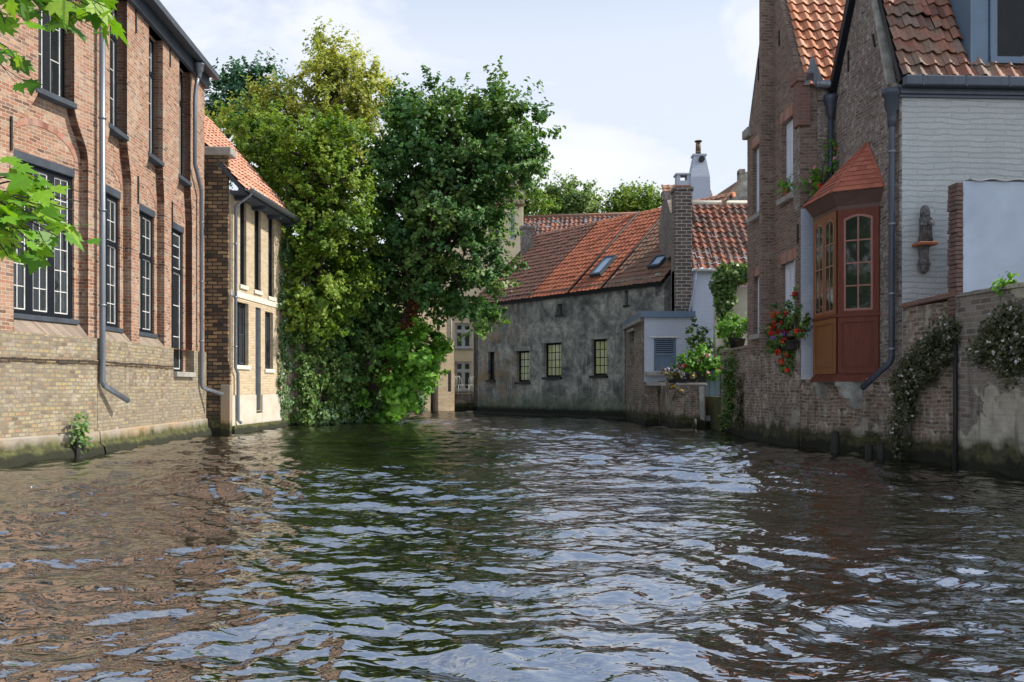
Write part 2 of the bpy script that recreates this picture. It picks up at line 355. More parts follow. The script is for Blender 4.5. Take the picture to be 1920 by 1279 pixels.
col = g.mix(g.n('ShaderNodeMapRange', {0: zw, 1: .5, 2: -.1, 3: 0.0, 4: .75}).outputs[0], col, (.075,.105,.06))
col = g.mix(g.n('ShaderNodeMapRange', {0: g.math('SUBTRACT', z, g.math('MULTIPLY', n2, .25)), 1: .3, 2: .14, 3: 0.0, 4: .96}).outputs[0], col, (.01,.012,.007))
finish(g, col, .95, g.math('ADD', n2, g.math('MULTIPLY', n4, .6)), .03, .9); M['render_grey'] = m

# ground
m, g = new_mat('garden earth'); tc = g.n('ShaderNodeTexCoord').outputs['Object']
finish(g, g.ramp(g.noise(tc, .6, 8, .6), [(.35, (.05,.06,.025)), (.65, (.1,.085,.06))]), .95, g.noise(tc, 9, 5), .03, .8); M['earth'] = m
# water
m, g = new_mat('canal water'); tc = g.n('ShaderNodeTexCoord').outputs['Object']
w1 = g.noise(g.scale(tc, (2.2, 4.6, 1)), 1.0, 3, .5, .6); w2 = g.noise(g.scale(tc, (6.5, 12, 1)), 1.0, 2, .5, .4)
hh = g.math('MULTIPLY', g.math('ADD', w1, g.math('MULTIPLY', w2, .45)), g.ramp(g.noise(g.scale(tc, (.22, .3, 1)), 1.0, 2), [(.35, .75), (.65, 1.1)]))
finish(g, (.007,.0075,.004), .015, hh, .026, 1.0, .5, IOR=6.5); M['water'] = m

LEAF = {
 'maple': leafmat('dark maple leaf', [(.03,.085,.03),(.05,.135,.04),(.08,.19,.05),(.125,.24,.06),(.16,.21,.06)], .34, (1.25, 1.25, .5)),
 'lime': leafmat('yellow green leaf', [(.06,.14,.02),(.1,.2,.03),(.17,.29,.04),(.27,.36,.055),(.08,.17,.03)], .45, (1.15, 1.15, .5)),
 'gold': leafmat('golden autumn leaf', [(.27,.33,.06),(.34,.4,.08),(.42,.45,.1),(.45,.41,.1),(.24,.31,.06)], .5, (1.1, 1.15, .7)),
 'teal': leafmat('blue green leaf', [(0.035,0.105,0.070),(0.061,0.158,0.096),(0.088,0.193,0.088)], .3),
 'ivy': leafmat('ivy leaf', [(.045,.11,.025),(.08,.17,.04),(.13,.23,.06),(.18,.25,.09)], .3, rough=.4),
 'ivy_pale': leafmat('pale glossy ivy leaf', [(0.088,0.175,0.079),(0.158,0.263,0.123),(0.070,0.140,0.070)], .25, rough=.35),
 'bright': leafmat('bright bush leaf', [(0.079,0.228,0.035),(0.149,0.350,0.052),(0.210,0.420,0.061)], .42),
 'far': leafmat('far crown leaf', [(0.105,0.193,0.061),(0.158,0.263,0.088),(0.210,0.298,0.088)], .4),
 'fresh': leafmat('fresh maple leaf', [(.03,.09,.01),(.07,.2,.012),(.13,.3,.015),(.17,.34,.02),(.22,.36,.04)], .42, (1.3, 1.25, .35)),
 'olive': leafmat('olive creeper leaf', [(.03,.045,.015),(.06,.075,.03),(.09,.1,.045),(.13,.14,.09)], .25),
 'rust': leafmat('rust brown leaf', [(.16,.06,.015),(.28,.11,.03),(.22,.09,.03)], .3, (1.2, .8, .4)),
 'red': leafmat('red petal', [(.42,.02,.012),(.6,.035,.02),(.55,.09,.03)], .25, (1.2, .5, .4)),
 'pink': leafmat('pale pink petal', [(.5,.22,.24),(.6,.32,.32)], .25, (1, .7, .7)),
 'mauve': leafmat('mauve petal', [(.25,.2,.3),(.32,.28,.38),(.2,.19,.15)], .25, (1, .8, 1)),
 'white': leafmat('tiny white petal', [(.5,.5,.46),(.6,.6,.55)], .2, (1, 1, 1)),
 'yellow': leafmat('yellow petal', [(.5,.36,.03),(.42,.3,.02)], .25, (1.1, .9, .3)),
 'violet': leafmat('violet petal', [(.16,.06,.32),(.22,.1,.4)], .25, (1, .6, 1)),
}

# ---------------------------------------------------------------- foliage
def leaves_obj(name, P, Nrm, length, mats, parent=None, ratio=.75, midx=None, fold=.18, rnd=None):
    """many small folded leaves as one mesh"""
    n = len(P); d = RN.normal(size=(n, 3)); d[:, 2] -= .35
    Nrm = Nrm/np.linalg.norm(Nrm, axis=1, keepdims=True)
    d -= Nrm*(d*Nrm).sum(1, keepdims=True); d /= np.linalg.norm(d, axis=1, keepdims=True)
    sd = np.cross(Nrm, d); L = (length*RN.uniform(.65, 1.25, n))[:, None]; Wd = L*ratio
    v = np.empty((n, 4, 3)); lift = Nrm*L*fold
    v[:, 0] = P-d*L*.5; v[:, 1] = P+sd*Wd*.5+lift-d*L*.08; v[:, 2] = P+d*L*.5-lift*.6; v[:, 3] = P-sd*Wd*.5+lift-d*L*.08
    me = bpy.data.meshes.new(name); me.vertices.add(n*4); me.vertices.foreach_set('co', v.reshape(-1).astype(np.float32))
    me.loops.add(n*4); me.loops.foreach_set('vertex_index', np.arange(n*4, dtype=np.int32))
    me.polygons.add(n); me.polygons.foreach_set('loop_start', np.arange(0, n*4, 4, dtype=np.int32))
    mats = mats if isinstance(mats, (list, tuple)) else [mats]
    for mm in mats: me.materials.append(mm)
    if midx is not None: me.polygons.foreach_set('material_index', np.asarray(midx, dtype=np.int32))
    me.update(calc_edges=True)
    a = me.attributes.new('rnd', 'FLOAT', 'FACE'); a.data.foreach_set('value', (RN.random(n) if rnd is None else rnd).astype(np.float32))
    o = bpy.data.objects.new(name, me); COL.objects.link(o)
    if parent is not None:
        o.parent = parent['o']; o.matrix_basis = parent['_M'].inverted()
    return o

def blob(px, py, D, rpx, rpy, dr): c = at(px, py, D); return (c, Vector((rpx*D/FPX, dr, rpy*D/FPX)))

def clump_points(blobs, nc, cr, nl, shell=.33, flat=.7, jit=.5, up=.6, sprig=0.0):
    """leaf clumps spread through the volume of a crown: returns positions, normals, per-leaf tone, clump centres"""
    vol = np.array([b[1].x*b[1].y*b[1].z for b in blobs])**.75; vol /= vol.sum()
    P, Nn, T, C = [], [], [], []
    for bi in RN.choice(len(blobs), nc, p=vol):
        c, r = blobs[bi]; d = RN.normal(size=3); d /= np.linalg.norm(d)
        t = RN.random()**shell; cc = np.array(c)+d*np.array(r)*t
        k = int(nl*RN.uniform(.5, 1.5)); rad = cr*RN.uniform(.6, 1.35)
        nt_ = RN.integers(5, 10); tw = RN.normal(size=(nt_, 3)); tw /= np.linalg.norm(tw, axis=1, keepdims=True); tw = tw*.8+d*.75+np.array([0, 0, .2])
        e = tw[RN.integers(0, nt_, k)]; along = RN.random(k)**.75
        q = e*(along*rad*1.25)[:, None]*np.array([1, 1, flat+.15])+RN.normal(size=(k, 3))*(rad*.17*(1.15-along*.7))[:, None]
        P.append(cc+q); Nn.append(e*.45+d*.35+np.array([0, 0, up])+RN.normal(size=(k, 3))*jit)
        T.append(np.clip(RN.random()*.75+RN.random(k)*.35-.05, 0, 1)); C.append(cc)
    return np.concatenate(P), np.concatenate(Nn), np.concatenate(T), C

def limb(mb, a, b, r0, r1, bend=.15, seg=5, sides=7):
    a, b = Vector(a), Vector(b); L = (b-a).length; off = Vector((R.uniform(-1, 1), R.uniform(-1, 1), R.uniform(-.2, .9)))*L*bend
    mb.tube([a.lerp(b, k/seg)+off*math.sin(math.pi*k/seg) for k in range(seg+1)], [r0+(r1-r0)*k/seg for k in range(seg+1)], sides, False)

def tree(name, label, trunk, tr, blobs, nc, cr, nl, leaf, lmat, group=None, cat='tree', shell=.33, nlimb=26, extra=None, ratio=.75):
    t = thing(name, label, cat, loc=trunk[0], group=group)
    P, Nn, T, C = clump_points(blobs, nc, cr, nl, shell)
    leaves_obj('crown', P, Nn, leaf, lmat, t, ratio, rnd=T)
    mb = MB(); mb.tube(trunk, [tr*(1-.6*k/(len(trunk)-1)) for k in range(len(trunk))], 10)
    pts = [Vector(p) for p in trunk]
    for c in R.sample(C, min(nlimb, len(C))):
        j = R.randrange(len(pts)//2, len(pts)); a = pts[j]; r0 = tr*(1-.6*j/(len(pts)-1))*.55
        limb(mb, a, c, r0, .012)
    mb.build('trunk', M['bark'], t, world=True)
    return t

def wallplant(name, label, cat, frame, spots, n, leaf, mat, group=None, depth=.22, mats=None, flower=None, stems=None):
    """leaves growing over a wall: spots are (px, py, rx, ry) on the wall"""
    u0, z0 = frame.uz(spots[0][0], spots[0][1]); o = frame.w(u0, 0, 0)
    t = thing(name, label, cat, loc=o, group=group)
    ar = np.array([s[2]*s[3] for s in spots], float); ar /= ar.sum(); P, Nn = [], []; out = -np.array(frame.D)
    for bi in RN.choice(len(spots), max(8, n//22), p=ar):
        px, py, rx, ry = spots[bi]; a = RN.random()*2*math.pi; q = RN.random()**.5
        c = np.array(frame.hit(px+rx*q*math.cos(a), py+ry*q*math.sin(a)))+out*depth*RN.random()**.8*(1.1-q*.7)
        k = 22; e = RN.normal(size=(k, 3)); e /= np.linalg.norm(e, axis=1, keepdims=True)
        rad = .13*RN.uniform(.6, 1.5)
        P.append(c+e*rad*(RN.random(k)**.5)[:, None]); Nn.append(out*.7+np.array([0, 0, .45])+RN.normal(size=(k, 3))*.5)
    P = np.concatenate(P); Nn = np.concatenate(Nn)
    dd = (P-np.array(frame.p))@out; P += out[None]*np.clip(.02-dd, 0, None)[:, None]
    leaves_obj('foliage', P, Nn, leaf, mat, t)
    if flower:
        for k in RN.choice(len(P), flower[1]): leaves_obj('blossom', P[k][None]+out*.07+RN.normal(size=(4, 3))*.012, Nn[k][None]+RN.normal(size=(4, 3))*.5, flower[2], LEAF[flower[0]], t, 1.0)
    mb = MB()
    for s_ in spots:
        a = frame.hit(s_[0], s_[1]+s_[3]); b = frame.hit(s_[0]+R.uniform(-5, 5), s_[1]-s_[3]*.6); limb(mb, a-frame.D*.02, b-frame.D*.03, .018, .008, .06)
    mb.build('stem', M['bark'], t, world=True)
    return t

# ---------------------------------------------------------------- building pieces
def rects(x0, x1, z0, z1): return [(x0, z0), (x1, z0), (x1, z1), (x0, z1)]

def window(parent, frame, x0, x1, z0, z1, y, lights=2, rows=4, cols=2, fm='navy', sm='white_paint', gm='glass', fw=.055, mull=.07, bar=.022,
           transom=None, sill=None, dep=.07, toprows=2, sash=.035, curtain=False):
    """casement window: fixed frame, sashes with glazing bars, one mesh of panes, a sill"""
    f = MB(); f.box(x0, x0+fw, y, y+dep, z0, z1); f.box(x1-fw, x1, y, y+dep, z0, z1)
    f.box(x0+fw, x1-fw, y, y+dep, z1-fw, z1); f.box(x0+fw, x1-fw, y, y+dep, z0, z0+fw)
    tiers = [(z0+fw, z1-fw, rows)]
    if transom:
        f.box(x0+fw, x1-fw, y-.015, y+dep-.005, transom-.045, transom+.045)
        tiers = [(z0+fw, transom-.045, rows), (transom+.045, z1-fw, toprows)]
    wl = (x1-x0-2*fw-(lights-1)*mull)/lights; xs = [x0+fw+i*(wl+mull) for i in range(lights)]
    for i in range(lights-1):
        for (a, b, _) in tiers: f.box(xs[i]+wl, xs[i]+wl+mull, y+.004, y+dep-.004, a, b)
    fo = f.build('window', M[fm], parent, frame)
    s, p = MB(), MB()
    for xa in xs:
        for (a, b, nr) in tiers:
            ys = y+.02
            s.box(xa, xa+sash, ys, ys+.035, a, b); s.box(xa+wl-sash, xa+wl, ys, ys+.035, a, b)
            s.box(xa+sash, xa+wl-sash, ys, ys+.035, b-sash, b); s.box(xa+sash, xa+wl-sash, ys, ys+.035, a, a+sash)
            gx0, gx1, ga, gb = xa+sash, xa+wl-sash, a+sash, b-sash
            for k in range(1, cols): xm = gx0+(gx1-gx0)*k/cols; s.box(xm-bar/2, xm+bar/2, ys+.006, ys+.028, ga, gb)
            for k in range(1, nr): zm = ga+(gb-ga)*k/nr; s.box(gx0, gx1, ys+.008, ys+.026, zm-bar/2, zm+bar/2)
            for k in range(cols):
                for l in range(nr):
                    xa_, xb_ = gx0+(gx1-gx0)*k/cols-.004, gx0+(gx1-gx0)*(k+1)/cols+.004; za_, zb_ = ga+(gb-ga)*l/nr-.004, ga+(gb-ga)*(l+1)/nr+.004
                    t1, t2 = R.uniform(-.004, .004), R.uniform(-.004, .004); p.cr = R.random(); yp = ys+.017
                    p.quad((xa_, yp+t1+t2, za_), (xb_, yp-t1+t2, za_), (xb_, yp-t1-t2, zb_), (xa_, yp+t1-t2, zb_))
    so_ = s.build('sash', M[sm], fo); po = p.build('pane', M[gm], fo)
    if sill:
        q = MB(); q.box(x0-.06, x1+.06, y-sill[0], y+.03, z0-sill[1], z0-.002, .008); q.build('sill', M[sill[2]], fo)
    return fo

def tiles(mb, P0, A, Sv, wA, wS, tw=.22, ex=.27, amp=.035, lift=.035, sub=6, rowjit=.006, skipr=None):
    """lapped clay tiles over a slope: P0 eave corner, A along the eave, Sv up the slope"""
    P0, A, Sv = Vector(P0), Vector(A).normalized(), Vector(Sv).normalized(); N = A.cross(Sv)
    if N.z < 0: N = -N
    nA, nS = max(1, round(wA/tw)), max(1, round(wS/ex)); tw, ex = wA/nA, wS/nS
    def prof(t): return amp*(.5-.5*math.cos(2*math.pi*min(1, t/.62)) if t < .62 else -.35*math.sin(math.pi*(t-.62)/.38))
    for j in range(nS):
        for i in range(nA):
            if skipr and skipr(i/nA, j/nS): continue
            mb.cr = R.random(); jl = R.uniform(-rowjit, rowjit); js = R.uniform(-1, 1)*rowjit*1.5
            base = P0+A*(i*tw)+Sv*(j*ex)
            lo, hi, lip = [], [], []
            for k in range(sub+1):
                t = k/sub; o = prof(t)+jl
                lo.append(base+A*(t*tw)+N*(o+lift)+Sv*js); hi.append(base+A*(t*tw)+N*o+Sv*(ex*1.12)); lip.append(base+A*(t*tw)+N*(o+lift-.022)+Sv*(js+.004))
            for k in range(sub):
                mb.quad(lo[k], lo[k+1], hi[k+1], hi[k], True); mb.quad(lip[k], lip[k+1], lo[k+1], lo[k])
    mb.cr = None

def slab(mb, P0, A, Sv, wA, wS, th, below=.01):
    P0, A, Sv = Vector(P0), Vector(A).normalized(), Vector(Sv).normalized(); N = A.cross(Sv)
    if N.z < 0: N = -N
    c = [P0-N*below, P0+A*wA-N*below, P0+A*wA+Sv*wS-N*below, P0+Sv*wS-N*below]; d = [p-N*th for p in c]
    mb.quad(*c); mb.quad(*d[::-1])
    for k in range(4): mb.quad(c[k], d[k], d[(k+1) % 4], c[(k+1) % 4])

def pipe(parent, frame, pts, r, mat, hopper=None, clips=(), name='downpipe'):
    mb = MB(); mb.tube(pts, r, 10); o = mb.build(name, M[mat], parent, frame)
    for p in clips:
        c = MB(); c.lathe(p, [(r*1.05, -.02), (r*1.28, -.018), (r*1.28, .018), (r*1.05, .02)], 10); c.build('pipe_clip', M['zinc'], o)
    if hopper:
        h = MB(); h.lathe(hopper, [(r*1.1, -.3), (r*1.25, -.26), (r*1.6, -.14), (r*2.3, -.1), (r*2.35, .02), (r*2.6, .03), (r*2.6, .07)], 4 if hopper[-1] == 0 else 8)
        h.build('rain_hopper', M[mat], o)
    return o

# ================================================================ SETTING: ground, water
canal = [(-12,-28),(-10.2,4),(-9.75,8.3),(-8.1,15.6),(-8.4,22.4),(-7.7,22.5),(-7.4,26.5),(-6.9,28.3),(-5.4,30.6),(-6.6,36),(-22,44),(-22,47),(-6.6,44.9),(-1.6,44.9),
         (-1.4,40.2),(4.7,32.5),(4.7,28.3),(5.9,25.6),(6.3,24),(6.2,17.5),(7.0,14.7),(7.5,11.7),(9.2,0),(9.4,-28)]
mb = MB()
outer = [(-900,-300),(900,-300),(900,1500),(-900,1500)]
loops = [outer, canal]; tr = tessellate_polygon([[Vector((a, b, 0)) for a, b in l] for l in loops]); fl = outer+canal
mb.v = [(a, b, .95) for a, b in fl]
for t_ in tr: mb._f(tuple(t_))
for k in range(len(canal)):
    a, b = canal[k], canal[(k+1) % len(canal)]; mb.quad((*a, .95), (*b, .95), (*b, -1.3), (*a, -1.3))
mb.quad((-900,-300,-1.3), (900,-300,-1.3), (900,1500,-1.3), (-900,1500,-1.3))
o = mb.build('ground', M['earth']); o['kind'] = 'structure'

def water():
    ys = np.concatenate([np.linspace(-30, 1.8, 26)[:-1], 1.8*(49/1.8)**np.linspace(0, 1, 800)**1.0]); 
    nx = 560; ny = len(ys)
    V = np.empty((ny, nx, 3)); tt = np.linspace(-1, 1, nx)
    for j, y in enumerate(ys):
        hw = 12.0
        if y > 30: hw = 14
        w = np.sign(tt)*np.abs(tt)**1.25
        near = min(hw, max(2.2, .72*y+1.2))
        x = np.where(np.abs(tt) < .92, tt/.92*near, np.sign(tt)*(near+(np.abs(tt)-.92)/.08*(hw-near)))
        V[j, :, 0] = x; V[j, :, 1] = y
    X, Y = V[..., 0], V[..., 1]; H = np.zeros_like(X)
    rg = np.random.default_rng(5)
    dx = X+.25*np.sin(Y*.9+X*.31)+.12*np.sin(Y*2.1-X*.8); dy = Y+.22*np.sin(X*1.1+Y*.27)+.1*np.sin(X*2.3+1.0)
    sp = np.gradient(ys)[:, None]
    for k in range(110):
        lam = .13*(1.7/.13)**rg.random(); th = rg.normal()*.62+.15; kk = 2*math.pi/lam
        amp = .0034*lam**.98*(.6+.8*rg.random())
        ph = kk*(dx*math.sin(th)+dy*math.cos(th))+rg.random()*6.28
        fade = np.clip(lam/(2.2*sp)-.4, 0, 1)
        s = np.sin(ph); H += amp*(s-.22*np.cos(2*ph))*fade
    gust = .9+.2*np.sin(X*.55+Y*.31+1)+.2*np.sin(Y*.62-X*.28)+.16*np.sin(X*1.05+Y*.85+.5); V[..., 2] = H*np.clip(gust, .35, 1.4)*1.12
    me = bpy.data.meshes.new('water'); me.vertices.add(ny*nx); me.vertices.foreach_set('co', V.reshape(-1).astype(np.float32))
    idx = np.arange(ny*nx).reshape(ny, nx); q = np.stack([idx[:-1, :-1], idx[:-1, 1:], idx[1:, 1:], idx[1:, :-1]], -1).reshape(-1, 4).astype(np.int32)
    me.loops.add(q.size); me.loops.foreach_set('vertex_index', q.reshape(-1)); me.polygons.add(len(q)); me.polygons.foreach_set('loop_start', np.arange(0, q.size, 4, dtype=np.int32))
    me.polygons.foreach_set('use_smooth', np.ones(len(q), bool)); me.update(calc_edges=True); me.materials.append(M['water'])
    o = bpy.data.objects.new('water', me); COL.objects.link(o); o['kind'] = 'structure'
water()

# ================================================================ LEFT: brick warehouse
Bp = Vector((-7.67, 15.7, 0)); E = Vector((-8.0, 22.2, 0)); A0 = Vector((-7.67-.231*7.3, 15.7-7.3, 0))
F1, F2 = Frame(A0, Bp), Frame(Bp, E)
ZP, EAVE = 2.14, 9.35
wh = thing('brick_warehouse', 'long weathered red brick building with tall navy windows and yellow plinth on the left bank', 'building', F2)

def niche(ul, ur, ll, lr, zb, zt):
    """recessed bay: narrow above, swelling in an S curve to the wider opening below"""
    pts = [(ll, zb), (lr, zb)]
    za, zc = 5.35, 6.28
    for k in range(13): t = k/12; s_ = t*t*(3-2*t); pts.append((lr+(ur-lr)*s_, za+(zc-za)*t))
    pts += [(ur, zt), (ul, zt)]
    for k in range(13): t = 1-k/12; s_ = t*t*(3-2*t); pts.append((ll+(ul-ll)*s_, za+(zc-za)*t))
    return pts

def bay_wall(fr, L0, L1, bays, zlow):
    """bays: (upper l, r), (lower l, r), sill z of the lower window"""
    out = MB(); bk = MB(); si = MB(); jb = MB(); ar = MB()
    holes = []
    for (ul, ur, ll, lr, zs) in bays:
        h = niche(ul, ur, ll-.06, lr+.16, zlow+.003, EAVE-.33); holes.append(h)
    out.prism([(L0, zlow)]+[p for p in [(L1, zlow), (L1, EAVE-.02), (L0, EAVE-.02)]], 0, .34,
              [h for h in holes], back=False, sides=False)
    # back panels with the window openings
    for h, (ul, ur, ll, lr, zs) in zip(holes, bays):
        x0, x1 = min(ll-.1, ul-.1), max(lr+.2, ur+.1)
        bk.prism(rects(x0, x1, 2.0 if zs > zlow else zs-.2, EAVE-.02), .16, .5, [rects(ll, lr, zs, 5.17), rects(ul, ur, 6.3, EAVE-.36)], sides=False)
        n = len(h)
        for k in range(n):      # jamb bricks on the niche edge
            a, b = h[k], h[(k+1) % n]
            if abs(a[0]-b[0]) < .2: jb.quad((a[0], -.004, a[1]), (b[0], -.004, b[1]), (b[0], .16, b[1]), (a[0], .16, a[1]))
        if zs > zlow:           # sloping brick sill
            a, b = ll-.055, lr+.155
            si.quad((a, -.02, zlow), (b, -.02, zlow), (b, .2, zs-.01), (a, .2, zs-.01)); si.quad((a, -.02, zlow-.03), (b, -.02, zlow-.03), (b, -.02, zlow), (a, -.02, zlow))
        # relieving arch of one rowlock course over the lower window
        ar = MB(); m_, w_ = (ll+lr)/2, (lr-ll)/2+.08; N_ = 22; rise = w_*.62
        for k in range(N_):
            t0, t1 = math.pi*k/N_, math.pi*(k+1)/N_
            pt = lambda t, e: (m_-(w_+e)*math.cos(t), .152, 5.24+(rise+e)*math.sin(t))
            ar.cr = R.random(); p = [pt(t0, -.05), pt(t1, -.05), pt(t1, .06), pt(t0, .06)]
            if all(ll-.06 < q[0] < lr+.14 for q in p) and p[2][2] < 6.2: ar.quad(p[0], p[1], p[2], p[3])
        ar.cr = None
        if ar.f: ar.build('relieving_arch', M['arch'], wh, fr)
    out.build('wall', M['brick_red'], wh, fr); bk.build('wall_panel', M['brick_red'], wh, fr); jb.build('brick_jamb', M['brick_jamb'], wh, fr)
    if si.f: si.build('brick_sill', M['sill_brick'], wh, fr)
    for (ul, ur, ll, lr, zs) in bays:
        wide = lr-ll > 1.3
        lt = MB(); lt.box(ll+.002, lr-.002, .14, .3, 5.02, 5.168, .004); lt.build('lintel', M['blue_grey'], wh, fr)
        if zs > zlow: window(wh, fr, ll, lr, zs, 5.02, .2, 3 if wide else 2, 4, 2, transom=zs+1.66, toprows=2, fw=.08, mull=.15 if wide else .1, sash=.024, bar=.017, sill=(.1, .09, 'blue_grey'))
        else: window(wh, fr, ll, lr, zs, 5.02, .2, 2, 3, 1, transom=zs+2.45, toprows=3, fw=.07, mull=.08, sill=(.34, .12, 'cement_cap'), sm='white_paint')
        w = window(wh, fr, ul, ur, 6.3, EAVE-.36, .2, 2, 3, 1, transom=8.2, toprows=2, fw=.08, mull=.16, sash=.024, bar=.017, sill=(.22, .1, 'blue_grey'))

m, g = new_mat('rowlock arch brick'); tc = g.n('ShaderNodeTexCoord').outputs['Object']
rr = g.n('ShaderNodeAttribute', attribute_name='rnd').outputs['Fac']
c_ = g.ramp(rr, [(0, (.16,.07,.05)), (.5, (.3,.14,.1)), (1, (.24,.15,.11))]); c_ = g.mix(g.ramp(g.noise(tc, 4, 5), [(.4, 0.0), (.7, .6)]), c_, (.3,.25,.21))
finish(g, c_, .9, g.noise(tc, 30, 4), .01, .6); M['arch'] = m

u1, u2 = F1.u, F2.u
b1 = [(u1(72), u1(139), u1(31), u1(153), 2.46), (u1(72)-2.3, u1(139)-2.3, u1(31)-2.2, u1(153)-2.25, 2.46)]
b1 = [b1[0], tuple(v-2.55 if i < 4 else v for i, v in enumerate(b1[0]))]
b2 = [(u2(206), u2(238), u2(196), u2(240), 2.42), (u2(279), u2(305), u2(263), u2(303), 2.42), (u2(336), u2(357), u2(323), u2(356), 1.6)]
bay_wall(F1, .0, F1.L, b1, ZP); 
# main range: the third bay drops below the plinth line, so the wall is one piece down to it
bay_wall(F2, 0, F2.L, b2, ZP)
# plinth
for fr, L0, L1, hole in ((F1, 0, F1.L+.0, None), (F2, 0, F2.L, b2[2])):
    p = MB(); top = ZP
    if hole: p.prism([(L0, .3), (L1, .3), (L1, top), (hole[3]+.16, top), (hole[3]+.16, 1.48), (hole[2]-.06, 1.48), (hole[2]-.06, top), (L0, top)], -.05, .4)
    else: p.prism(rects(L0, L1, .3, top), -.05, .4)
    p.build('plinth', M['brick_yellow'], wh, fr)
    lg = MB(); n_ = 30; xe = L1 if not hole else hole[2]-.07
    for k in range(n_):
        a, b = L0+(xe-L0)*k/n_, L0+(xe-L0)*(k+1)/n_; zj = R.uniform(-.006, .006); lg.box(a+.003, b-.003, -.078+R.uniform(-.008, .008), -.045, 1.66+zj, 1.73+zj, .006)
    lg.build('string_course', M['brick_dark'], wh, fr)
    q = MB(); n_ = 40; d_ = [R.uniform(-.012, .012) for _ in range(n_+1)]; prof = [(-.06, .43), (-.085, .4), (-.1, .2), (-.17, .14), (-.19, .06), (-.2, -.5)]
    for k in range(n_):
        a, b = L0+(L1-L0)*k/n_, L0+(L1-L0)*(k+1)/n_
        for (p, r_) in zip(prof[:-1], prof[1:]): q.quad((a, r_[0]+d_[k], r_[1]), (b, r_[0]+d_[k+1], r_[1]), (b, p[0]+d_[k+1], p[1]), (a, p[0]+d_[k], p[1]))
        q.quad((a, prof[0][0]+d_[k], .43), (b, prof[0][0]+d_[k+1], .43), (b, .3, .43), (a, .3, .43))
    q.build('footing', M['mossy_cement'], wh, fr)
    c = MB(); c.box(L0, L1+.12, -.2, .5, EAVE-.02, EAVE+.05); c.box(L0, L1+.1, -.1, .3, EAVE-.33, EAVE-.022); c.box(L0, L1+.14, -.34, -.2, EAVE-.08, EAVE+.06); c.build('eave_gutter', M['blue_grey'], wh, fr)
    # iron wall anchors
    for (px, y0, y1) in ((20, 218, 282), (254, 18, 62), (318, 88, 126), (258, 330, 382), (322, 378, 425)):
        if (px < 180) == (fr is F1):
            u_, za = fr.uz(px, y1); zb = fr.uz(px, y0)[1]; a = MB(); a.box(u_-.018, u_+.018, -.03, -.002, za, zb, .004); a.build('wall_anchor', M['iron'], wh, fr)
ew = MB(); ew.box(F2.L-.35, F2.L, .34, 6, -.5, EAVE-.03); ew.build('end_wall', M['brick_red'], wh, F2)
r_ = MB()
for fr, L0, L1 in ((F1, -.2, F1.L+.3), (F2, -.0, F2.L+.1)):
    P0 = fr.w(L0, -.1, EAVE+.06); slab(r_, P0, fr.U, fr.D+Vector((0, 0, .75)), L1-L0, 6, .1)
r_.build('roof', M['tile_old'], wh, world=True)
# downpipes
u_ = u2(190, -.1)
pipe(wh, F2, [(u_, -.12, 9.25), (u_, -.12, 1.35), (u_+.06, -.14, 1.26), (u_+.62, -.34, .98)], .055, 'zinc', None, [(u_, -.12, z_) for z_ in (7.9, 6.2, 4.5, 2.75)])
ut, ub = u2(370, -.16), u2(378, -.12)
pipe(wh, F2, [(ut, -.2, 9.0), (ut-.02, -.14, 8.7), (ut-.05, -.12, 8.4), (ut-.06, -.12, 6.75), (ub-.02, -.12, 6.2), (ub, -.12, 1.3), (ub+.06, -.14, 1.22), (ub+.5, -.5, 1.05)], .05, 'zinc',
     (ut, -.2, 9.18), [(ub, -.12, z_) for z_ in (5.4, 3.9, 2.4)])
# drain opening in the plinth with a fern
t = thing('drain_outlet', 'dark arched drain opening at the waterline under a tuft of fern in the yellow plinth', 'drain', loc=F1.w(u1(131), -.1, 0))
dm = MB(); x_ = u1(131); dm.box(x_-.11, x_+.11, -.235, -.05, -.3, .28); dm.build('opening', M['iron'], t, world=False)
t['o'].matrix_basis = F1.M; 
P = np.array([F1.w(x_+R.gauss(-.02, .1), -.2-R.random()*.1, .46+R.gauss(0, .13)) for _ in range(170)]); leaves_obj('fern', P, np.tile(-np.array(F1.D)+np.array([0, 0, .5]), (170, 1))+RN.normal(size=(170, 3))*.4, .09, LEAF['ivy'], None)
fo = bpy.data.objects['fern']; fo.parent = t['o']; fo.matrix_basis = F1.M.inverted()

# ================================================================ LEFT: cream house beside it
H2a, H2b = Vector((-7.36, 22.35, 0)), Vector((-7.1, 26.6, 0))
FC = Frame(H2a, H2b)                       # canal side
FS = Frame((-9.6, 22.35), H2a)             # gable side towards us
ch = thing('cream_house', 'narrow cream brick house with red roof, deep gutter and blackened side wall', 'house', FC)
ZE = 6.42
uws = [FC.rect(450, 462, 372, 535), FC.rect(477, 489, 390, 545), FC.rect(503, 514, 407, 557)]
lws = [FC.rect(442, 466, 567, 685), FC.rect(479, 489, 577, 770), FC.rect(497, 512, 585, 692)]
mb = MB(); holes = [rects(*r) for r in uws+lws]
mb.prism(rects(0, FC.L, .55, ZE), 0, .34, holes, sides=True); mb.build('canal_wall', M['brick_cream'], ch)
mb = MB(); mb.box(-.01, lws[1][0]-.03, -.04, .3, .2, 1.02); mb.box(lws[1][1]+.03, FC.L, -.04, .3, .2, 1.02); mb.box(lws[1][0]-.03, lws[1][1]+.03, -.035, .02, .2, .5); mb.build('white_plinth', M['white_render'], ch)
mb = MB(); mb.box(0, FC.L, -.1, .3, -.6, .22); mb.build('footing', M['mossy_cement'], ch)
bz = FC.uz(480, 558)[1]
mb = MB(); mb.box(-.02, FC.L+.01, -.025, .2, bz-.13, bz+.02); mb.build('stone_band', M['stone_pale'], ch)
for r in uws: window(ch, FC, *r, .07, 1, 2, 1, fm='navy', sm='navy', fw=.04, sill=(.12, .11, 'stone_pale'))
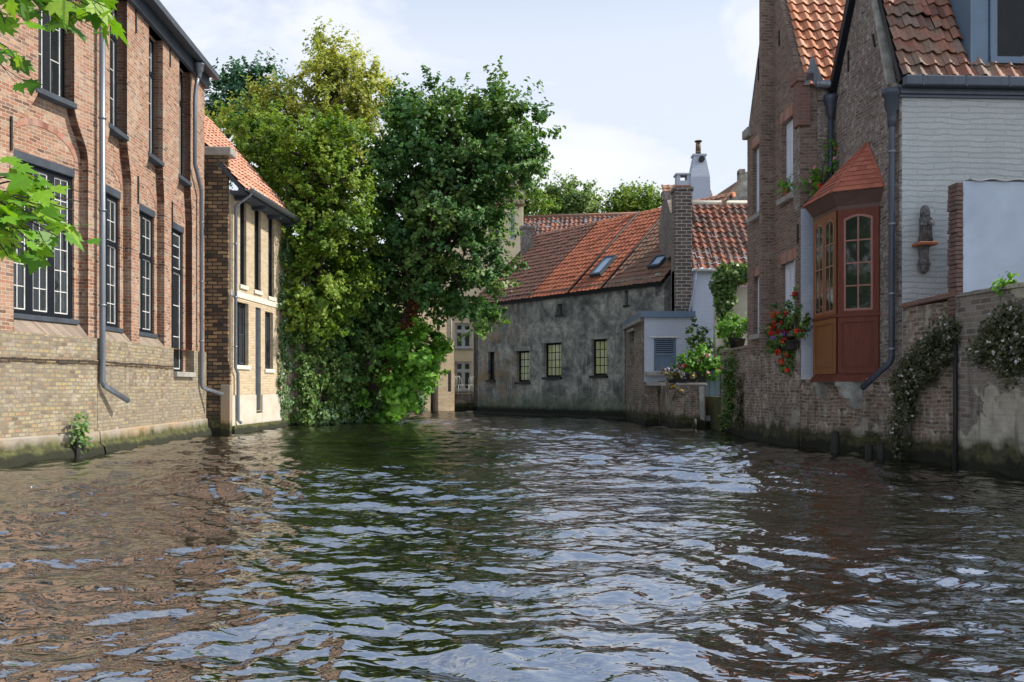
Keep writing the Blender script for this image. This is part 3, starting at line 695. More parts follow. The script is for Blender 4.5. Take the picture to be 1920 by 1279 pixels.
for r in (lws[0], lws[2]): window(ch, FC, *r, .1, 2, 2, 1, fm='navy', sm='blue_grey', fw=.045, mull=.05, sill=(.15, .11, 'stone_pale'))
mb = MB(); r = lws[1]; mb.box(r[0], r[1], .06, .1, r[2], r[3]); 
for k in range(4): a = r[0]+(r[1]-r[0])*k/4; mb.box(a+.01, a+(r[1]-r[0])/4-.01, .045, .06, r[2]+.03, r[3]-.03)
mb.build('door', M['blue_grey'], ch)
# side (gable) wall: blackened brick pier standing proud of the house
L = FS.L
mb = MB(); mb.prism([(0, -.6), (L, -.6), (L, ZE-.1), (L-.5, ZE+.3), (0, ZE+2.6)], 0, .35); mb.build('gable_wall', M['brick_cream'], ch, FS)
mb = MB(); pu = FS.u(431, -.12)
mb.box(.3, pu, -.12, .0, -.6, 1.75); mb.prism([(.3, 3.25), (pu-.06, 3.25), (pu-.06, 7.28), (.3, 7.28)], -.1, 0); 
mb.prism([(.3, 1.75), (pu, 1.75), (pu-.06, 1.95), (pu-.06, 3.25), (.3, 3.25)], -.11, 0); mb.build('buttress', M['brick_dark'], ch, FS)
mb = MB(); mb.box(.3, pu+.04, -.16, .3, 7.28, 7.5, .02); mb.build('buttress_cap', M['cement_cap'], ch, FS)
mb = MB(); mb.box(FS.u(414, -.13), FS.u(432, -.13)+.0, -.16, .0, -.6, 1.3, .01); mb.build('corner_stone', M['mossy_cement'], ch, FS)
# roof
Ax = FC.U; Sx = (FC.D+Vector((0, 0, 1.13))).normalized(); P0 = FC.w(-.12, -.42, ZE-.02)
mb = MB(); tiles(mb, P0, Ax, Sx, FC.L+.35, 4.4, .24, .3, .03, .04); mb.build('roof', M['tile_pink'], ch, world=True)
mb = MB(); slab(mb, P0, Ax, Sx, FC.L+.35, 4.4, .1, .02); mb.build('roof_boarding', M['blue_grey'], ch, world=True)
mb = MB(); mb.box(-.12, FC.L+.23, -.42, -.02, ZE-.14, ZE-.06)
for k in range(4): x_ = .25+k*1.25; mb.box(x_-.05, x_+.05, -.4, -.02, ZE-.24, ZE-.141)
mb.build('soffit', M['blue_grey'], ch)
mb = MB(); n_ = 8
for k in range(n_):
    a, b = math.pi+math.pi*k/n_, math.pi+math.pi*(k+1)/n_; c = lambda t, rr: (-.5+rr*math.cos(t), ZE+.0+rr*math.sin(t))
    for (r0, fl_) in ((.075, 0), (.088, 1)):
        p, q = c(a, r0), c(b, r0); mb.quad((-.15, p[0], p[1]), (FC.L+.26, p[0], p[1]), (FC.L+.26, q[0], q[1]), (-.15, q[0], q[1]), True)
mb.tube([(-.15, -.588, ZE), (FC.L+.26, -.588, ZE)], .014, 6); mb.build('gutter', M['zinc'], ch)
u_ = .1
pipe(ch, FC, [(.12, -.5, ZE-.06), (.12, -.46, ZE-.14), (u_-.02, -.1, ZE-.42), (u_-.02, -.09, 1.75), (u_+.12, -.1, 1.6), (u_+.14, -.1, .36), (u_+.2, -.16, .28)], .042, 'zinc', None, [(u_-.02, -.09, z_) for z_ in (5.0, 3.6, 2.3)])
mb = MB(); mb.box(FC.L-.3, FC.L, .34, 3, -.4, ZE); mb.build('end_wall', M['brick_cream'], ch)
wallplant('ivy', 'pale climbing ivy up the far corner of the cream house', 'ivy', FC, [(528, 560, 9, 110), (530, 700, 12, 70), (533, 470, 6, 40), (536, 770, 14, 24)], 2600, .1, LEAF['ivy_pale'], depth=.25)

# ================================================================ LEFT BANK: wall, ivy and trees
FB = Frame((-7.1, 26.65), (-5.0, 30.6))
bw = MB(); bw.box(0, FB.L, 0, .4, -.6, 2.6); o = bw.build('garden_wall', M['quay'], frame=FB); tag(o, 'dark bank wall nearly buried under ivy between the cream house and the leaning maple', 'wall')
wallplant('ivy', 'thick dark ivy curtain hanging over the bank wall down to the water', 'ivy', FB,
          [(560, 620, 22, 120), (600, 690, 40, 90), (560, 760, 20, 40), (640, 720, 36, 70), (610, 780, 60, 22), (680, 770, 28, 26)], 11000, .13, LEAF['ivy'], depth=.7)
wallplant('ivy', 'pale grey green creeper tumbling into the water at the foot of the bank', 'ivy', FB,
          [(590, 785, 30, 18), (650, 775, 40, 24), (690, 770, 20, 28), (640, 700, 12, 26)], 2600, .12, LEAF['ivy_pale'], depth=.95)
mt = [at(672, 770, 30.2), at(690, 740, 30.2), at(722, 680, 30), at(752, 622, 29.8), at(782, 560, 29.8), at(812, 490, 29.9), at(840, 400, 30), at(850, 300, 30)]
tree('maple_tree', 'dark green maple leaning out over the water on a bent trunk', mt, .34,
     [blob(850, 292, 30, 116, 92, 2.1), blob(940, 258, 29.6, 68, 66, 1.5), blob(770, 330, 30, 85, 115, 2.0), blob(838, 425, 29.8, 104, 105, 2.0), blob(740, 450, 30.4, 70, 90, 1.8),
      blob(880, 540, 29.2, 60, 50, 1.4), blob(820, 540, 29.6, 60, 40, 1.2), blob(960, 310, 29.4, 50, 40, 1.1), blob(855, 206, 30, 34, 34, .8), blob(925, 204, 30, 45, 28, .8), blob(1000, 235, 29.6, 30, 22, .6), blob(905, 590, 29, 26, 26, .7), blob(770, 230, 30, 36, 50, 1.0), blob(720, 560, 30.6, 60, 60, 1.4), blob(908, 500, 29.4, 28, 56, .9), blob(1018, 222, 29.6, 18, 12, .4), blob(1010, 300, 29.6, 18, 14, .4), blob(857, 158, 30, 5, 20, .2), blob(930, 178, 30, 12, 14, .4), blob(765, 205, 30, 12, 26, .4), blob(962, 175, 30, 12, 16, .4), blob(812, 185, 30, 12, 22, .4)],
     600, .5, 110, .165, LEAF['maple'], nlimb=44)
t = thing('ivy', 'rust brown dead ivy clinging to the leaning maple trunk', 'ivy', loc=mt[2])
P = np.array([mt[2].lerp(mt[4], R.random())+Vector((R.gauss(.18, .12), -.32+R.gauss(0, .1), R.gauss(0, .15))) for _ in range(430)]); leaves_obj('foliage', P, RN.normal(size=(430, 3))+np.array([.5, -.6, .3]), .13, LEAF['rust'], t)
tree('lime_tree', 'tall bright yellow green tree rising behind the ivy beside the cream house', [at(575, 805, 27.9), at(578, 700, 27.8), at(585, 560, 27.7), at(583, 420, 27.7), at(580, 300, 27.7)], .22,
     [blob(560, 300, 27.9, 75, 75, 1.5), blob(620, 380, 27.6, 66, 100, 1.6), blob(565, 420, 27.5, 60, 110, 1.5), blob(600, 520, 27.3, 70, 100, 1.5), blob(570, 560, 27.2, 40, 70, 1.1), blob(640, 270, 28, 36, 45, 1.0), blob(500, 300, 28.2, 45, 60, 1.2), blob(480, 250, 28.4, 50, 32, 1.1), blob(655, 450, 27.8, 30, 90, 1.0)],
     430, .42, 130, .13, LEAF['lime'], nlimb=30)
tree('dense_shrub', 'mid green bushy shrub between the cream house and the maple trunk', [at(640, 790, 29.6), at(642, 720, 29.6), at(645, 620, 29.6)], .14,
     [blob(640, 580, 30, 60, 70, 1.2), blob(670, 520, 30.4, 50, 70, 1.2), blob(600, 640, 29.4, 50, 60, 1.0), blob(690, 620, 30, 45, 60, 1.0), blob(570, 690, 28.9, 30, 60, .7), blob(640, 690, 29.4, 45, 55, .8)],
     190, .45, 95, .17, LEAF['maple'], nlimb=14, cat='shrub')
tree('golden_tree', 'tall tree with golden yellow autumn leaves, highest of the left bank', [at(640, 780, 37), at(640, 560, 37), at(638, 400, 37), at(632, 250, 37), at(626, 120, 37)], .3,
     [blob(625, 115, 37, 52, 48, 1.4), blob(640, 170, 37, 85, 62, 2.0), blob(590, 215, 37, 60, 50, 1.7), blob(690, 200, 37, 48, 52, 1.4), blob(650, 270, 37, 72, 60, 1.9), blob(540, 250, 37.4, 50, 36, 1.4), blob(606, 72, 37, 24, 22, .7), blob(455, 238, 37.6, 70, 34, 1.4), blob(520, 200, 37.4, 40, 36, 1.2)],
     420, .42, 75, .14, LEAF['gold'], nlimb=34, shell=.45)
tree('blue_green_tree', 'dark blue green tree peeping out behind the gutter of the brick building', [at(450, 760, 43), at(452, 500, 43), at(455, 300, 43), at(458, 190, 43)], .3,
     [blob(460, 165, 43, 40, 42, 1.7), blob(430, 195, 43, 34, 36, 1.4), blob(505, 170, 43, 40, 36, 1.5), blob(450, 225, 43, 55, 30, 1.6)], 130, .55, 70, .2, LEAF['teal'], nlimb=18)
tree('bright_bush', 'bright green maple sapling in sun at the foot of the leaning trunk', [at(735, 775, 29.5), at(750, 740, 29.5), at(765, 690, 29.4)], .06,
     [blob(775, 670, 29.2, 40, 42, .9), blob(765, 725, 29.2, 42, 34, .9), blob(800, 640, 29.2, 22, 26, .6), blob(748, 752, 29.4, 26, 20, .7), blob(706, 772, 29.6, 26, 24, .6)], 85, .36, 70, .2, LEAF['bright'], cat='bush', nlimb=16)

tree('overgrown_hedge', 'dark overgrown hedge behind the ivy and the leaning maple trunk', [at(600, 790, 34), at(600, 720, 34), at(602, 640, 34)], .12,
     [blob(560, 690, 33, 60, 90, 1.0), blob(640, 700, 34, 60, 90, 1.0), blob(700, 680, 35, 50, 110, 1.0), blob(740, 720, 36, 40, 60, .9), blob(660, 600, 35, 70, 60, 1.0)], 240, .5, 90, .18, LEAF['maple'], cat='hedge', nlimb=20)

# ================================================================ FAR END: old brick outhouse, cream house, terrace
FO = Frame(at(722, 770, 42.0), at(838, 770, 44.4))
oh = thing('outhouse', 'low sunlit brick outhouse at the far bend of the canal behind the sapling', 'house', FO)
mb = MB(); hx = FO.u(817); mb.prism([(0, -.5), (FO.L, -.5), (FO.L, 5.6), (0, 6.6)], 0, .4, [rects(hx, FO.u(828), 1.6, 3.3)]); mb.build('wall', M['old_pink'] if 'old_pink' in M else M['brick_cream'], oh)
mb = MB(); mb.box(hx, FO.u(828), .15, .2, 1.6, 3.3); mb.build('shutter', M['blind'], oh)
mb = MB(); mb.box(FO.L-.9, FO.L+.12, -.5, 0, -.5, 1.9); mb.prism([(FO.L-.9, 1.9), (FO.L+.12, 1.9), (FO.L+.12, 3.6), (FO.L-.1, 3.6)], -.45, 0); mb.box(2.05, 2.5, -.3, 0, -.5, 1.2); mb.build('buttress', M['brick_cream'], oh)
mb = MB(); mb.box(FO.L-.28, FO.L-.1, -.51, -.47, 1.0, 2.1); mb.build('slot', M['iron'], oh)
mb = MB(); mb.box(0, FO.L-.95, -.06, 0, -.5, 1.25); mb.build('footing', M['quay'], oh)
pipe(oh, FO, [(FO.L+.2, -.1, 5.6), (FO.L+.2, -.1, .4)], .05, 'cement_cap')
mb = MB(); slab(mb, FO.w(-.1, -.2, 5.7), FO.U, FO.D+Vector((0, 0, .8)), FO.L+.3, 4, .12); mb.build('roof', M['tile_old'], oh, world=True)

FW = Frame((-4.0, 46.6), (.6, 46.6))
cw = thing('rear_house', 'tall cream rendered house with white framed windows past the bend', 'house', FW)
ws = [FW.rect(853, 884, 606, 653), FW.rect(853, 884, 678, 732), FW.rect(915, 940, 420, 470), FW.rect(955, 966, 400, 450)]
M['cream_render'] = plain('cream render', (.66,.55,.37), .9, .2, 2, .5)
mb = MB(); mb.prism(rects(0, FW.L, .4, 11.2), 0, .4, [rects(*w) for w in ws]); mb.build('wall', M['cream_render'], cw)
for w in ws[:2]: window(cw, FW, *w, .1, 2, 1, 1, fm='white_paint', sm='white_paint', fw=.07, mull=.09, transom=w[2]+(w[3]-w[2])*.68, toprows=1, gm='glass_dim', sill=(.16, .1, 'cement_cap'), sash=.05)
for w in ws[2:]: window(cw, FW, *w, .1, 1, 2, 2, fm='white_paint', sm='white_paint', gm='glass_dim')
mb = MB(); slab(mb, FW.w(-.1, -.2, 11.2), FW.U, FW.D+Vector((0, 0, .8)), FW.L+.2, 4, .12); mb.build('roof', M['tile_mixed'], cw, world=True)
FT = Frame(at(838, 770, 44.2), at(900, 770, 44.2))
o = MB(); o.box(0, FT.L, 0, 2.2, -.5, .82); o.box(-.02, FT.L, -.04, 2.2, .82, .9)
ob = o.build('quay_wall', M['quay'], frame=FT); tag(ob, 'low dark terrace wall below the white windows at the far bend', 'wall')
def wire_chair(px, rz, label):
    p = at(px, 742, 45.0); t = thing('garden_chair', label, 'chair', loc=(p.x, p.y, .9), group='white wire chairs on the terrace')
    t['o'].rotation_euler = (0, 0, rz)
    for sx in (-1, 1):
        for sy in (-1, 1): q = MB(); q.tube([(sx*.17, sy*.17, .42), (sx*.2, sy*.2, 0)], .012, 6); q.build('leg', M['white_paint'], t)
    q = MB(); q.lathe((0, 0, .42), [(.2, 0), (.21, .012), (.2, .025)], 14); q.build('seat', M['white_paint'], t)
    q = MB(); q.tube([(-.19, .17, .42), (-.2, .2, .75), (-.12, .22, .9), (.12, .22, .9), (.2, .2, .75), (.19, .17, .42)], .012, 6)
    for k in (-.1, 0, .1): q.tube([(k, .18, .43), (k, .215, .89)], .008, 5)
    q.build('backrest', M['white_paint'], t)
wire_chair(862, .6, 'white wire garden chair on the far terrace, the one nearer the outhouse')
wire_chair(879, -.7, 'white wire garden chair on the far terrace, the one nearer the grey house')

# ================================================================ MIDDLE: grey rendered house
GL, GR = Vector((-1.8, 40.0, 0)), Vector((5.5, 30.85, 0))
FG = Frame(GL, GR); gh = thing('grey_house', 'long low house with stained grey walls and a patchwork of red roof tiles', 'house', FG)
ge = 5.05
gw = [FG.rect(915, 927, 660, 712), FG.rect(969, 993, 658, 716), FG.rect(1020, 1052, 643, 707), FG.rect(1109, 1138, 636, 704), FG.rect(1044, 1054, 570, 590), FG.rect(1172, 1178, 545, 572), FG.rect(1228, 1239, 512, 556)]
mb = MB(); mb.prism(rects(.0, FG.L, -.5, ge+.25), 0, .45, [rects(*r) for r in gw]); mb.build('wall', M['render_grey'], gh)
M['glass_painted_reflection'] = glassmat('glass with painted leaf reflection', (.46,.47,.22), .14, .8)  # bright yellow-green base colour paints in the reflection of sunlit trees
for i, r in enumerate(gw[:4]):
    window(gh, FG, *r, .14, 1, 4 if i else 5, [2, 3, 4, 3][i], fm='navy', sm='navy', gm='glass_painted_reflection' if i > 0 else 'glass_dim', fw=.05, bar=.03, sash=.03, sill=(.24, .1, 'iron'))
    s = MB(); x0, x1, z0, z1 = r; s.box(x0-.12, x1+.12, -.05, .0, z1+.0, z1+.2, .01); s.build('lintel', M['corbel'], gh)
for r in gw[4:6]: s = MB(); s.box(r[0], r[1], .3, .34, r[2], r[3]); s.box(r[0]-.08, r[1]+.08, -.04, .12, r[2]-.08, r[2]-.002); s.build('vent_slot', M['iron'], gh)
M['red_paint'] = plain('red paint', (.3,.03,.02), .5)
window(gh, FG, *gw[6], .12, 1, 2, 1, fm='red_paint', sm='red_paint', gm='glass', fw=.05)
mb = MB(); mb.box(0, FG.L-1.9, -.05, 0, -.5, .1); mb.build('footing', M['wood_dark'], gh)
# roof: four fields of different tiles
GD = 4.0; gr = 8.68; Sg = (FG.D*GD+Vector((0, 0, gr-ge))); SLn = Sg.length+.25
fields = [(925, 1003, 'tile_brown'), (1003, 1095, 'tile_bright'), (1095, 1160, 'tile_bright'), (1160, 1248, 'tile_tan')]
e0 = FG.w(0, -.22, ge-.05)
def ueave(px): return FG.uz(px, 565, -.22)[0]
xs = [ueave(928)-.15, ueave(991), ueave(1066), ueave(1128), FG.L+.05]
xs[0] = -.15
for k in range(4):
    mb = MB(); P0 = FG.w(xs[k]+(.025 if k else 0), -.22, ge-.02+.2*0); tiles(mb, P0, FG.U, Sg, xs[k+1]-xs[k]-.03, SLn, .23, .29, .022, .03, 5, .009)
    mb.build('roof_field', M[fields[k][2]], gh, world=True)
mb = MB(); slab(mb, FG.w(-.15, -.22, ge-.02), FG.U, Sg, FG.L+.15, SLn, .14, .02); mb.build('roof_boarding', M['iron'], gh, world=True)
mb = MB(); P1 = FG.w(-.15, GD+.0, gr+.05); n_ = 30
for k in range(n_):
    a = P1+FG.U*((FG.L+.2)*k/n_); b = P1+FG.U*((FG.L+.2)*(k+1.06)/n_); mb.cr = R.random(); mb.tube([a+Vector((0, 0, R.uniform(0, .02))), b+Vector((0, 0, R.uniform(.01, .03)))], [.12, .105], 8)
mb.cr = None; mb.build('ridge_tiles', M['tile_orange'], gh, world=True)
mb = MB(); Sg_n = Sg.normalized(); Ng = FG.U.cross(Sg_n); Ng = Ng if Ng.z > 0 else -Ng
for k in (2, 3):
    a = FG.w(xs[k]-.0, -.22, ge-.02)+Ng*.05; mb.tube([a, a+Sg_n*SLn], .035 if k == 2 else .03, 6)
mb.build('verge_strip', M['iron'], gh, world=True)
def skylight(px, py, w, h):
    # on the slope, found where the sight line meets it
    o_ = Vector((0, 0, CH)); r = ray(px, py); p0 = FG.w(0, -.22, ge-.02); tt = (p0-o_).dot(Ng)/r.dot(Ng); c = o_+r*tt
    def fr_(mb, a0, a1, s0, s1, n0, n1):
        q = [c+FG.U*a+Sg_n*s+Ng*n for n in (n0, n1) for a, s in ((a0, s0), (a1, s0), (a1, s1), (a0, s1))]
        for f in ((0,3,2,1),(4,5,6,7),(0,1,5,4),(1,2,6,5),(2,3,7,6),(3,0,4,7)): mb.quad(*[q[i] for i in f])
    f = MB(); t_ = .07
    fr_(f, -w/2, -w/2+t_, -h/2, h/2, 0, .16); fr_(f, w/2-t_, w/2, -h/2, h/2, 0, .16); fr_(f, -w/2+t_, w/2-t_, -h/2, -h/2+t_*1.6, 0, .155); fr_(f, -w/2+t_, w/2-t_, h/2-t_, h/2, 0, .155)
    fo = f.build('skylight', M['blue_grey'], gh, world=True)
    p = MB(); fr_(p, -w/2+t_, w/2-t_, -h/2+t_, h/2-t_, .1, .12); p.v = [tuple(gh['_M'].inverted() @ Vector(v_)) for v_ in p.v]; p.build('pane', M['sky_glass'], fo)
M['sky_glass'] = glassmat('skylight glass', (.2,.3,.42), .05, .2)  # blue base colour paints in the reflected sky
skylight(1133, 502, .62, 1.25); skylight(1236, 494, .6, .7)
mb = MB(); c0 = FG.w(.3, GD-1.0, 0); mb.box(c0.x-.32, c0.x+.32, c0.y-.3, c0.y+.3, 6.5, 9.05); mb.box(c0.x-.37, c0.x+.37, c0.y-.35, c0.y+.35, 8.9, 9.0); mb.build('chimney', M['brick_gable'], gh, world=True)
mb = MB(); mb.prism([(0, -.4), (GD*2, -.4), (GD*2, ge), (GD, gr-.1), (0, ge)], 0, .35); mb.build('end_wall', M['render_grey'], gh, Frame(FG.w(0, GD*2, 0), FG.w(0, .46, 0)))
pipe(gh, FG, [(FG.u(1173), -.06, 3.6), (FG.u(1173), -.06, .6)], .04, 'corbel')

# behind the grey house: long patchy roof
FR = Frame((.2, 47.5), (9.2, 46.0))
rh = thing('long_roofed_house', 'house behind with a long straight roof of mixed red and black pantiles', 'house', FR)
mb = MB(); mb.box(0, FR.L, 0, .4, .4, 8.7); mb.build('wall', M['brick_cream'], rh)
mb = MB(); Sr = FR.D*2.2+Vector((0, 0, 2.35)); tiles(mb, FR.w(-.1, -.2, 8.6), FR.U, Sr, FR.L+.2, Sr.length+.2, .27, .33, .045, .05, 5, .014); mb.build('roof', M['tile_mixed'], rh, world=True)
mb = MB(); a = FR.w(-.1, 2.1, 11.05); mb.tube([a, a+FR.U*(FR.L+.2)], .13, 8); mb.build('ridge_tiles', M['tile_old'], rh, world=True)
mb = MB(); mb.box(-.35, .2, .9, 1.5, 8.5, 11.6); mb.box(-.4, .25, .85, 1.55, 11.6, 11.75); mb.build('chimney', M['stone_pale'], rh)
mb = MB(); mb.prism([(0, .4), (4.4, .4), (4.4, 8.6), (2.2, 10.9), (0, 8.6)], 0, .3); mb.build('end_wall', M['cream_render'], rh, Frame(FR.w(0, 4.4, 0), FR.w(0, 0, 0)))

# ================================================================ MIDDLE RIGHT: house with the dark brick chimney gable
FH = Frame((5.72, 30.2), (9.6, 30.2))
kh = thing('chimney_house', 'whitewashed house with rusty pantile roof and dark brick chimney gable', 'house', FH)
ke, kr = 5.35, 8.3
mb = MB(); mb.box(.0, FH.L, 0, .35, .8, ke); mb.build('wall', M['bluewhite_brick'], kh)
mb = MB(); mb.box(.02, .64, -.1, .5, 4.0, 8.28); mb.box(-.02, .68, -.13, .52, 8.16, 8.3); mb.box(.02, .64, -.06, 0, 3.0, 4.0); mb.build('chimney', M['brick_stack'] if 'brick_stack' in M else M['brick_gable'], kh)
mb = MB(); mb.box(.06, .6, -.09, .45, 8.3, 8.36); mb.build('chimney_cap', M['terracotta'], kh)
FHg = Frame((5.72, 33.2), (5.72, 30.2))
mb = MB(); r = FHg.rect(1250, 1258, 482, 552)
mb.prism([(0, 1), (3, 1), (3, 7.3), (2.3, 7.6), (1.7, 8.15), (1.0, 8.3), (.6, 8.3), (0, 7.4)], 0, .4, [rects(r[0], r[1], r[2], r[3])]); mb.build('gable_wall', M['brick_gable'], kh, FHg)
s = MB(); s.box(r[0], r[1], .2, .24, r[2], r[3]); s.build('slot_window', M['iron'], kh, FHg)
mb = MB(); mb.box(.7, 1.02, -.05, .3, 8.3, 8.62); mb.build('gable_pinnacle', M['brick_gable'], kh, FHg)
Sk = Vector((0, 3.1, kr-ke)); mb = MB(); tiles(mb, FH.w(.62, -.15, ke+.02), FH.U, Sk, FH.L-.4, Sk.length, .26, .34, .055, .05, 6, .015); mb.build('roof', M['tile_rust'], kh, world=True)
mb = MB(); a = FH.w(.5, 3.0, kr+.08); mb.tube([a, a+FH.U*(FH.L-.2)], .11, 8); mb.build('ridge_tiles', M['stone_pale'], kh, world=True)
mb = MB(); mb.tube([(.64, -.2, ke), (FH.L, -.2, ke)], .05, 8); mb.build('gutter', M['white_paint'], kh)
pipe(kh, FH, [(.78, -.16, ke), (.74, -.1, ke-.5), (.42, -.08, 3.4)], .035, 'bluewhite_brick')

# white chimney far behind
p = at(1310, 375, 37.5)
wc = thing('white_chimney', 'tall tapering whitewashed chimney with a pot and a side flue above the rusty roof', 'chimney', loc=(p.x, p.y, 0))
mb = MB(); z0 = p.z-2; 
for (za, wa, zb, wb) in ((z0, .5, 10.4, .42), (10.4, .42, 11.35, .25)):
    q = [(sx*w_, sy*w_*.8, z_) for z_, w_ in ((za, wa), (zb, wb)) for sx, sy in ((-1,-1),(1,-1),(1,1),(-1,1))]
    for f in ((0,1,5,4),(1,2,6,5),(2,3,7,6),(3,0,4,7),(4,5,6,7)): mb.quad(*[q[i] for i in f])
mb.box(-.3, .3, -.25, .25, 11.34, 11.42); mb.build('stack', M['bluewhite_brick'], wc)
mb = MB(); mb.box(-1.0, -.42, -.25, .25, z0, 10.25); mb.box(-1.0, -.86, -.25, .25, 10.25, 10.5); mb.box(-.56, -.42, -.25, .25, 10.25, 10.5); mb.box(-1.06, -.36, -.3, .3, 10.5, 10.57); mb.build('side_flue', M['bluewhite_brick'], wc)
mb = MB(); mb.lathe((-.02, 0, 11.42), [(.12, 0), (.11, .5), (.09, .5), (.09, .62)], 12); mb.lathe((-.02, 0, 12.0), [(.16, 0), (.16, .05)], 12); mb.build('chimney_pot', M['brick_dark'], wc)
mb = MB(); mb.tube([(.05, -.3, 11.15), (.05, -.42, 11.15)], .13, 12); mb.build('vent', M['iron'], wc)
# house behind with a dark gable
FQ = Frame((8.2, 40.2), (12, 40.2))
qh = thing('slate_gable_house', 'house behind with steep red roof ending in a black gable with small chimney', 'house', FQ)
gpts = [FQ.uz(x, y) for x, y in ((1348, 470), (1440, 470), (1440, 330), (1400, 322), (1386, 322), (1386, 336), (1348, 388))]
mb = MB(); mb.prism(gpts, 0, .4); mb.box(FQ.uz(1386, 330)[0], FQ.uz(1397, 330)[0], -.04, .4, gpts[4][1]-.1, gpts[4][1]+.12); mb.build('gable_wall', M['slate'] if 'slate' in M else M['render_grey'], qh)
mb = MB(); a = FQ.uz(1296, 392); b = FQ.uz(1352, 392); c = FQ.uz(1388, 338)
P0 = FQ.w(a[0]-1.0, -.12, a[1]-.6); Sq = Vector((0, 2.6, 2.3)); tiles(mb, P0, FQ.U, Sq, b[0]-a[0]+1.0, Sq.length, .3, .35, .03, .04, 4)
mb.build('roof', M['tile_tan'], qh, world=True)
mb = MB(); q = [FQ.w(*(a[0]-.3, .5, a[1]-.3)), FQ.w(b[0], .02, b[1]-.2), FQ.w(c[0], .02, c[1]), FQ.w(c[0]-.1, .5, c[1]+.02)]
mb.quad(*q); mb.build('verge', M['tile_tan'], qh, world=True)

# ================================================================ annex with blue shutter
FA = Frame((4.34, 28.0), (5.98, 28.0)); FAs = Frame((4.3, 32.3), (4.34, 28.0))
an = thing('white_annex', 'small flat roofed white annex with blue shutter beside the grey house', 'shed', FA)
za = 1.4; zt = 3.52
sh = FA.rect(1226, 1268, 634, 696)
mb = MB(); mb.prism(rects(0, FA.L, za, zt), 0, .3, [rects(*sh)]); mb.build('wall', M['bluewhite_brick'], an)
mb = MB(); mb.box(0, FA.L, .004, .4, -.5, za); mb.build('lower_wall', M['quay'], an)
r = FAs.rect(1181, 1189, 622, 690); mb = MB(); mb.prism(rects(0, FAs.L, -.5, zt), 0, .3, [rects(*r)]); mb.build('side_wall', M['quay'], an, FAs)
s = MB(); s.box(r[0], r[1], .2, .24, r[2], r[3]); s.build('slot_window', M['iron'], an, FAs); s = MB(); s.box(r[0]-.1, r[1]+.1, -.08, .05, r[3], r[3]+.1); s.build('lintel', M['cement_cap'], an, FAs)
mb = MB(); mb.box(-.12, FA.L+.02, -.1, 4.2, zt, zt+.2); mb.build('flat_roof', M['blue_paint'], an)
mb = MB(); mb.box(0, FAs.L-.15, -.13, .1, zt-.12, zt+.0); mb.build('cornice', M['cement_cap'], an, FAs)
mb = MB(); x0, x1, z0, z1 = sh; mb.box(x0, x1, .1, .14, z0, z1); 
for k in range(4): w_ = (x1-x0)/4; mb.box(x0+k*w_+.008, x0+(k+1)*w_-.008, .085, .1, z0, z0+(z1-z0)*.48)
mb.box(x0, x0+.07, .05, .1, z0, z1); mb.box(x1-.07, x1, .05, .1, z0, z1); mb.box(x0+.07, x1-.07, .055, .1, z0+(z1-z0)*.48, z0+(z1-z0)*.55); mb.box(x0+.07, x1-.07, .055, .1, z1-.07, z1)
for k in range(6): z_ = z0+(z1-z0)*.58+k*(z1-z0)*.36/6; mb.box(x0+.07, x1-.07, .05, .075, z_, z_+.035)
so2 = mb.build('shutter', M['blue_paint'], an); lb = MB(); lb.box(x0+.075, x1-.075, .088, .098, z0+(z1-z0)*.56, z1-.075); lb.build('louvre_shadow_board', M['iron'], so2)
s = MB(); s.box(x0-.12, x1+.05, -.05, .05, z1+.01, z1+.07); s.build('lintel', M['white_paint'], an); s = MB(); s.box(x0-.3, x1+.05, -.2, .05, z0-.14, z0-.03); s.build('sill', M['cement_cap'], an)
mb = MB(); mb.box(.05, FA.L, -.22, 0, 1.28, 1.4); mb.build('ledge', M['cement_cap'], an)

# pier with planters, door and steps
FP = Frame(at(1268, 805, 25.2), at(1325, 805, 25.2))
pr = thing('brick_pier', 'low brick pier in the water carrying flower boxes below the blue shutter', 'wall', FP)
mb = MB(); mb.prism([(0, -.5), (FP.L, -.5), (FP.L-.06, 1.28), (0, 1.28)], 0, 2.8); mb.build('wall', M['quay'], pr)
mb = MB(); mb.box(-.03, FP.L, -.05, 1.2, 1.28, 1.36, .01); mb.build('coping', M['cement_cap'], pr)
mb = MB(); mb.prism([(FP.L-.2, .3), (FP.L-.07, .25), (FP.L-.1, 1.26), (FP.L-.24, 1.26)], -.05, -.005); mb.build('plaster_strip', M['corbel'], pr)
FD = Frame((5.55, 25.9), (6.35, 25.9))
dr = thing('water_door', 'teal plank door above the water between the pier and the ivied wall', 'door', FD)
d0, d1 = .12, .78
mb = MB(); 
for k in range(4): w_ = (d1-d0)/4; mb.box(d0+k*w_+.006, d0+(k+1)*w_-.006, 0, .04, .42, 1.75)
mb.box(d0, d1, .04, .07, .42, 1.75); mb.build('leaf_panel', M['teal_door'], dr)
mb = MB(); mb.box(d0-.09, d0-.004, -.03, .09, .38, 1.8); mb.box(d1+.004, d1+.09, -.03, .09, .38, 1.8); mb.box(d0-.09, d1+.09, -.03, .09, 1.8, 1.88); mb.build('door_frame', M['teal_door'], dr)
mb = MB(); mb.box(d0-.15, d1+.15, -.4, .1, .22, .38, .015); mb.build('step', M['cement_cap'], dr)
mb = MB(); mb.box(d0-.25, d1+.4, .1, .5, -.5, 2.0); mb.build('backing_wall', M['quay'], dr)
mb = MB(); mb.box(d0-.2, d1+.2, -.42, .1, -.5, .22); mb.build('landing', M['quay'], dr)

